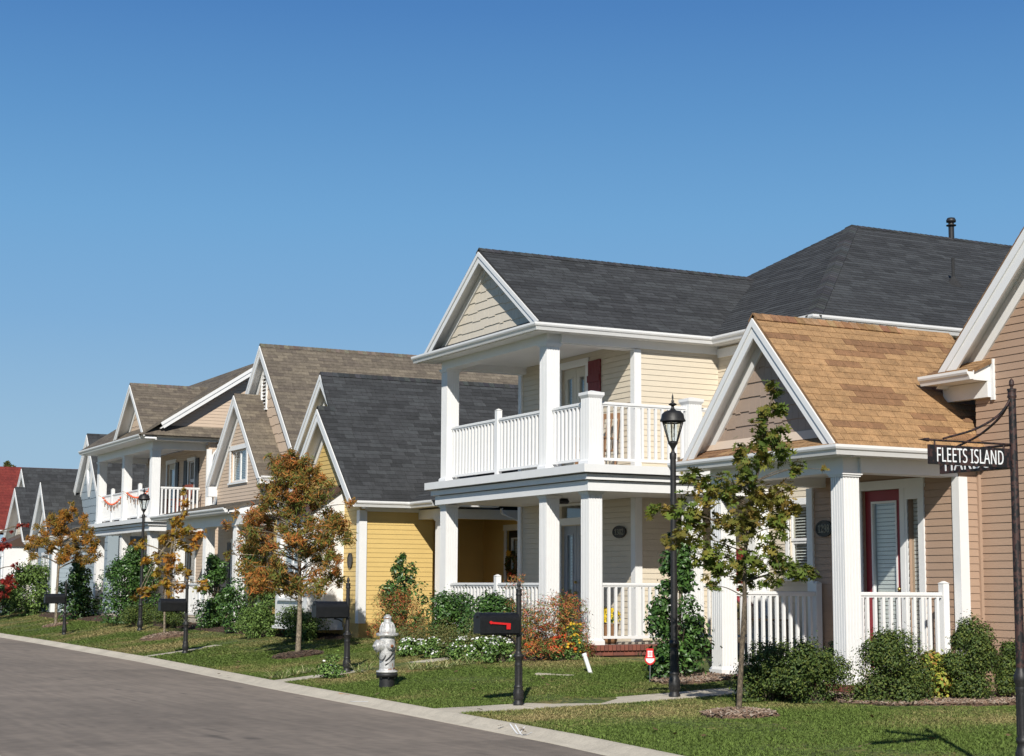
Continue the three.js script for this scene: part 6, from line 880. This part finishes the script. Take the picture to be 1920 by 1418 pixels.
{ // potted yellow mum on the porch, wreath on the yellow house door
  const P = { x: 14.75, y: 0.664, s: 24.75 }, g = thing('flower_pot', 'dark pot of yellow chrysanthemums on the cream house porch', 'flower pot', P.x, P.y, P.s), r = rng(77); M('pot', place(lathe([[0.001, 0], [0.13, 0], [0.15, 0.05], [0.18, 0.3], [0.19, 0.3], [0.19, 0.33], [0.165, 0.33], [0.16, 0.28], [0.001, 0.28]], 20), P), MAT.wood, g);
  const lf = [], fl = []; for (let i = 0; i < 700; i++) { const d = V3(r() - 0.5, r() * 0.8, r() - 0.5).normalize(); (i < 380 ? lf : fl).push({ p: V3(P.x + d.x * 0.24 * (i < 380 ? r() : 1), P.y + 0.36 + d.y * 0.24 * (i < 380 ? r() : 1), -P.s + d.z * 0.24 * (i < 380 ? r() : 1)), q: qFace(d, r, 0.3), s: 0.05, c: i < 380 ? pick(PAL.vinca, r) : pick([[0.7, 0.5, 0.02], [0.75, 0.55, 0.04]], r) }); } instances('foliage', LG.oval, LEAF, lf, g); instances('flowers', LG.mum, PETAL, fl, g);
  const wr = thing('wreath', 'autumn wreath with a sunflower on the dark door', 'wreath', 17.2, 2.15, 33.07), it = []; const cz = 33.07, cy = 2.1; for (let i = 0; i < 700; i++) { const a = r() * 6.2832, q = 0.24 + (r() - 0.5) * 0.12; it.push({ p: V3(17.22 + (r() - 0.5) * 0.08, cy + Math.sin(a) * q, -(cz + Math.cos(a) * q * 0.8)), q: Q(r), s: 0.07, c: r() < 0.25 ? pick(PAL.gold, r) : pick(PAL.olive, r) }); } M('ring', move(new THREE.TorusGeometry(0.22, 0.03, 6, 24).rotateY(Math.PI / 2), 17.22, cy, -cz), MAT.wood, wr); instances('foliage', LG.oval, LEAF, it, wr); const fs = []; for (const [a, s, c] of [[1.6, 0.16, [0.6, 0.3, 0.02]], [4.6, 0.12, [0.6, 0.2, 0.03]], [4.2, 0.1, [0.55, 0.05, 0.03]]]) fs.push({ p: V3(17.15, cy + Math.sin(a) * 0.24, -(cz + Math.cos(a) * 0.2)), q: qFace(V3(-1, 0.1, 0.4), r, 0.05), s, c }); instances('flowers', LG.mum, PETAL, fs, wr);
}
// ------------------------------------------------------------------ mulch beds, striped grass tufts, lawn blades
const beds = [];
function bed(name, label, cx, cs, rx, rs, hgt, seed, chips, dark) {
  beds.push([cx, cs, rx, rs]); const r = rng(seed), n = 40, rad = []; for (let i = 0; i < n; i++) rad.push(0.86 + 0.24 * r()); const rows = []; for (let j = 0; j <= 6; j++) { const t = j / 6, row = []; for (let i = 0; i <= n; i++) { const a = i / n * 6.2832, f = t * lerp(1, (rad[i % n] + rad[(i + 1) % n] + rad[(i + n - 1) % n]) / 3, t), c = Math.cos(a), s = Math.sin(a), e = Math.pow(Math.abs(c) ** 3 + Math.abs(s) ** 3, -1 / 3), x = cx + c * e * rx * f, q = cs + s * e * rs * f; row.push([x, gh(x, q) + (j === 6 ? -0.03 : 0.022) + hgt * (1 - t * t) + (r() - 0.5) * 0.015 * (1 - t), q]); } rows.push(row); }
  const m = structure(M('mulch_bed', ribbon(rows), dark ? MAT.mulchDark : MAT.mulch)); const it = []; const N = chips || 500; for (let i = 0; i < N; i++) { const a = r() * 6.2832, t = Math.sqrt(r()) * 0.97, x = cx + Math.cos(a) * rx * t, q = cs + Math.sin(a) * rs * t; const k = 0.6 + 0.8 * r(); it.push({ p: V3(x, gh(x, q) + 0.03 + hgt * (1 - t * t), -q), q: new THREE.Quaternion().setFromEuler(new THREE.Euler((r() - 0.5) * 1, r() * 6.28, (r() - 0.5) * 1)), s: V3(0.05 * k, 0.008, 0.016 * k), c: pick(dark ? [[0.07, 0.045, 0.032], [0.11, 0.075, 0.05], [0.05, 0.035, 0.028]] : [[0.18, 0.115, 0.08], [0.25, 0.175, 0.125], [0.12, 0.085, 0.065], [0.33, 0.27, 0.215]], r) }); }
  const im = new THREE.BoxGeometry(1, 1, 1); instances('mulch_chips', im, CHIP, it, scene).userData.label = label;
}
const CHIP = std([1, 1, 1], { roughness: 0.95 });
const t1 = gp(1385, 1341), t2 = gp(558, 1230), t3 = gp(308, 1195), t4 = gp(104, 1173);
bed('ring', 'wood chips round the near oak', t1.x, t1.s, 0.42, 0.5, 0.04, 1, 420); bed('ring', 'dark wood chips round the willow oak', t2.x, t2.s, 0.5, 0.55, 0.05, 2, 500, 1); bed('ring', 'wood chips round the orange sapling', t3.x, t3.s, 0.6, 0.7, 0.08, 3, 400); bed('ring', 'wood chips round the far willow oak', t4.x, t4.s, 0.4, 0.5, 0.04, 4, 200);
bed('bed', 'pale wood chips before the taupe house shrubs', 14.75, 16.35, 1.7, 1.05, 0.0, 5, 2400); bed('bed', 'wood chips before the taupe porch step', 13.45, 17.45, 0.5, 0.55, 0.0, 9, 500); bed('bed', 'wood chips round the tall holly and yard sign', 13.3, 20.05, 0.62, 0.5, 0.0, 6, 700); bed('bed', 'wood chips in the cream house flower bed', 13.3, 27.2, 0.65, 3.2, 0.0, 7, 900); bed('bed', 'dark mulch before the beige house', 13.5, 41, 0.55, 8, 0.0, 8, 900, 1); bed('bed', 'dark mulch before the far houses', 13.5, 56.5, 0.5, 7.2, 0.0, 10, 600, 1);
function onBed(x, s) { for (const [cx, cs, rx, rs] of beds) { const a = Math.abs((x - cx) / rx), b = Math.abs((s - cs) / rs); if (a ** 3 + b ** 3 < 0.85) return true; } for (const { line, w } of walks) for (let i = 0; i < line.length - 1; i++) { const [a, b] = line[i], [c, d] = line[i + 1]; if (x >= a - 0.02 && x <= c + 0.02) { const q = lerp(b, d, clamp((x - a) / (c - a), 0, 1)); if (Math.abs(s - q) < w / 2 - 0.01) return true; } } return false; }
function tufts(label, list, seed) { const r = rng(seed), it = []; const c0 = gp(list[0][0], list[0][1]), o = thing('liriope', label, 'ornamental grass', c0.x, c0.y, c0.s, 'striped grass tufts'); for (const [u, v] of list) { const c = gp(u, v); for (let i = 0; i < 46; i++) { const a = r() * 6.2832, l = 0.16 + 0.14 * r(); it.push({ p: V3(c.x + (r() - 0.5) * 0.12, c.y, -c.s + (r() - 0.5) * 0.12), q: new THREE.Quaternion().setFromEuler(new THREE.Euler(0.5 + 0.8 * r(), a, 0, 'YXZ')), s: V3(0.14, l, l), c: pick([[0.45, 0.46, 0.2], [0.16, 0.24, 0.06], [0.5, 0.48, 0.26]], r) }); } } instances('blades', LG.blade, LEAF, it, o); }
tufts('pale striped grass tufts edging the path by the second mailbox', [[512, 1271], [530, 1272], [552, 1267], [575, 1262], [600, 1262], [672, 1262], [690, 1258]], 1); tufts('pale striped grass tufts edging the white vinca', [[775, 1256], [795, 1257], [815, 1252], [835, 1254], [855, 1248], [880, 1246]], 2);
{ // lawn blades: dense near, thinner far
  const clump = (() => { const g = []; const r = rng(9); for (let i = 0; i < 9; i++) { const b = LG.blade.clone(); const h = 0.6 + 0.5 * r(); b.scale(1.15, h, h); b.rotateX(0.2 + 0.7 * r()); b.rotateY(r() * 6.28); b.translate((r() - 0.5) * 1.4, 0, (r() - 0.5) * 1.4); g.push(b); } return mergeGeometries(g, false); })();
  const r = rng(10), it = [], n1 = pnoise(512, 46, 91), n2 = pnoise(512, 15, 92), n3 = pnoise(512, 128, 93);
  const put = (x, s, sc) => { if (onBed(x, s)) return; const X = ((x * 24) % 512 + 512) % 512, Y = ((s * 24) % 512 + 512) % 512, p = 0.42 * n1(X, Y) + 0.25 * n2(X, Y) + 0.33 * n3(X, Y), st = clamp((p - 0.57) * 4.2 + (r() - 0.5) * 0.8 + clamp((s - 22) / 24, 0, 0.36), 0, 1), k = 0.78 + 0.44 * r(), g = [0.112, 0.166, 0.027], w = [0.33, 0.265, 0.115]; it.push({ p: V3(x, gh(x, s) - 0.015, -s), q: new THREE.Quaternion().setFromAxisAngle(V3(0, 1, 0), r() * 6.28), s: V3(0.05 * sc, (0.03 + 0.02 * r()) * (0.9 + 0.1 * sc), 0.05 * sc), c: g.map((a, i) => lerp(a, w[i], st) * k) }); };
  for (let i = 0; i < 120000; i++) { const s = 9 + 22 * Math.pow(r(), 1.15), x = kerbX(s) + 0.05 + r() * (s < 15.2 ? 7.2 : 14.0 - kerbX(s)); put(x, s, 1); }
  for (let i = 0; i < 32000; i++) { const s = 31 + 40 * Math.pow(r(), 1.3), x = kerbX(s) + 0.05 + r() * (13.6 - kerbX(s)); put(x, s, 1.5); }
  instances('grass', clump, GRASSM, it, scene);
  const lf = []; for (let i = 0; i < 70; i++) { const s = 11 + 24 * r(), x = kerbX(s) - 0.25 + r() * 4; lf.push({ p: V3(x, (x < kerbX(s) ? 0.03 : gh(x, s)) + 0.03, -s), q: qFace(V3(0, 1, 0), r, 0.4), s: 0.09, c: pick([[0.17, 0.10, 0.05], [0.2, 0.13, 0.06], [0.13, 0.08, 0.04]], r) }); } instances('fallen_leaves', LG.oak, LEAF, lf, scene).userData.label = 'brown fallen leaves on lawn and kerb';
}

{ // surveyor's white and orange paint strokes on the kerb
  const kerb = scene.children.find(o => o.name === 'kerb'), ky = d => interp(d, [-0.31, -0.2, -0.12, -0.05, 0.03], [0.006, 0.012, 0.04, 0.072, 0.078]);
  const stroke = (pts, w, mat) => { const q = pts.map(([a, b]) => { let y = 0.03, x = 0, s = 0; const d = ray(a, b); for (let i = 0; i < 30; i++) { const t = (y - EYE) / d.y; x = d.x * t; s = -d.z * t; y = ky(clamp(x - kerbX(s), -0.3, 0.03)); } return [x, s]; }); const rows = []; for (let i = 0; i < q.length - 1; i++) for (let j = 0; j < 6; j++) { const t = j / 5, x = lerp(q[i][0], q[i + 1][0], t), s = lerp(q[i][1], q[i + 1][1], t); const dx = q[i + 1][0] - q[i][0], ds = q[i + 1][1] - q[i][1], L = Math.hypot(dx, ds) || 1, nx = -ds / L * w, ns = dx / L * w; rows.push([-1, 1].map(e => [x + nx * e, ky(clamp(x + nx * e - kerbX(s + ns * e), -0.3, 0.03)) + 0.005, s + ns * e])); } M('paint_mark', ribbon(rows), mat, kerb); };
  const pw = std([0.72, 0.72, 0.71], { roughness: 0.9 }), po = std([0.6, 0.3, 0.12], { roughness: 0.9 });
  stroke([[956, 1369], [972, 1366], [984, 1363]], 0.007, pw); stroke([[966, 1371], [980, 1368], [998, 1367]], 0.007, pw); stroke([[655, 1316], [690, 1311]], 0.007, pw); stroke([[635, 1309], [655, 1312]], 0.008, po);
}
scene.traverse(o => { if (o.isMesh) { o.castShadow = true; o.receiveShadow = true; } });
renderer.render(scene, camera);
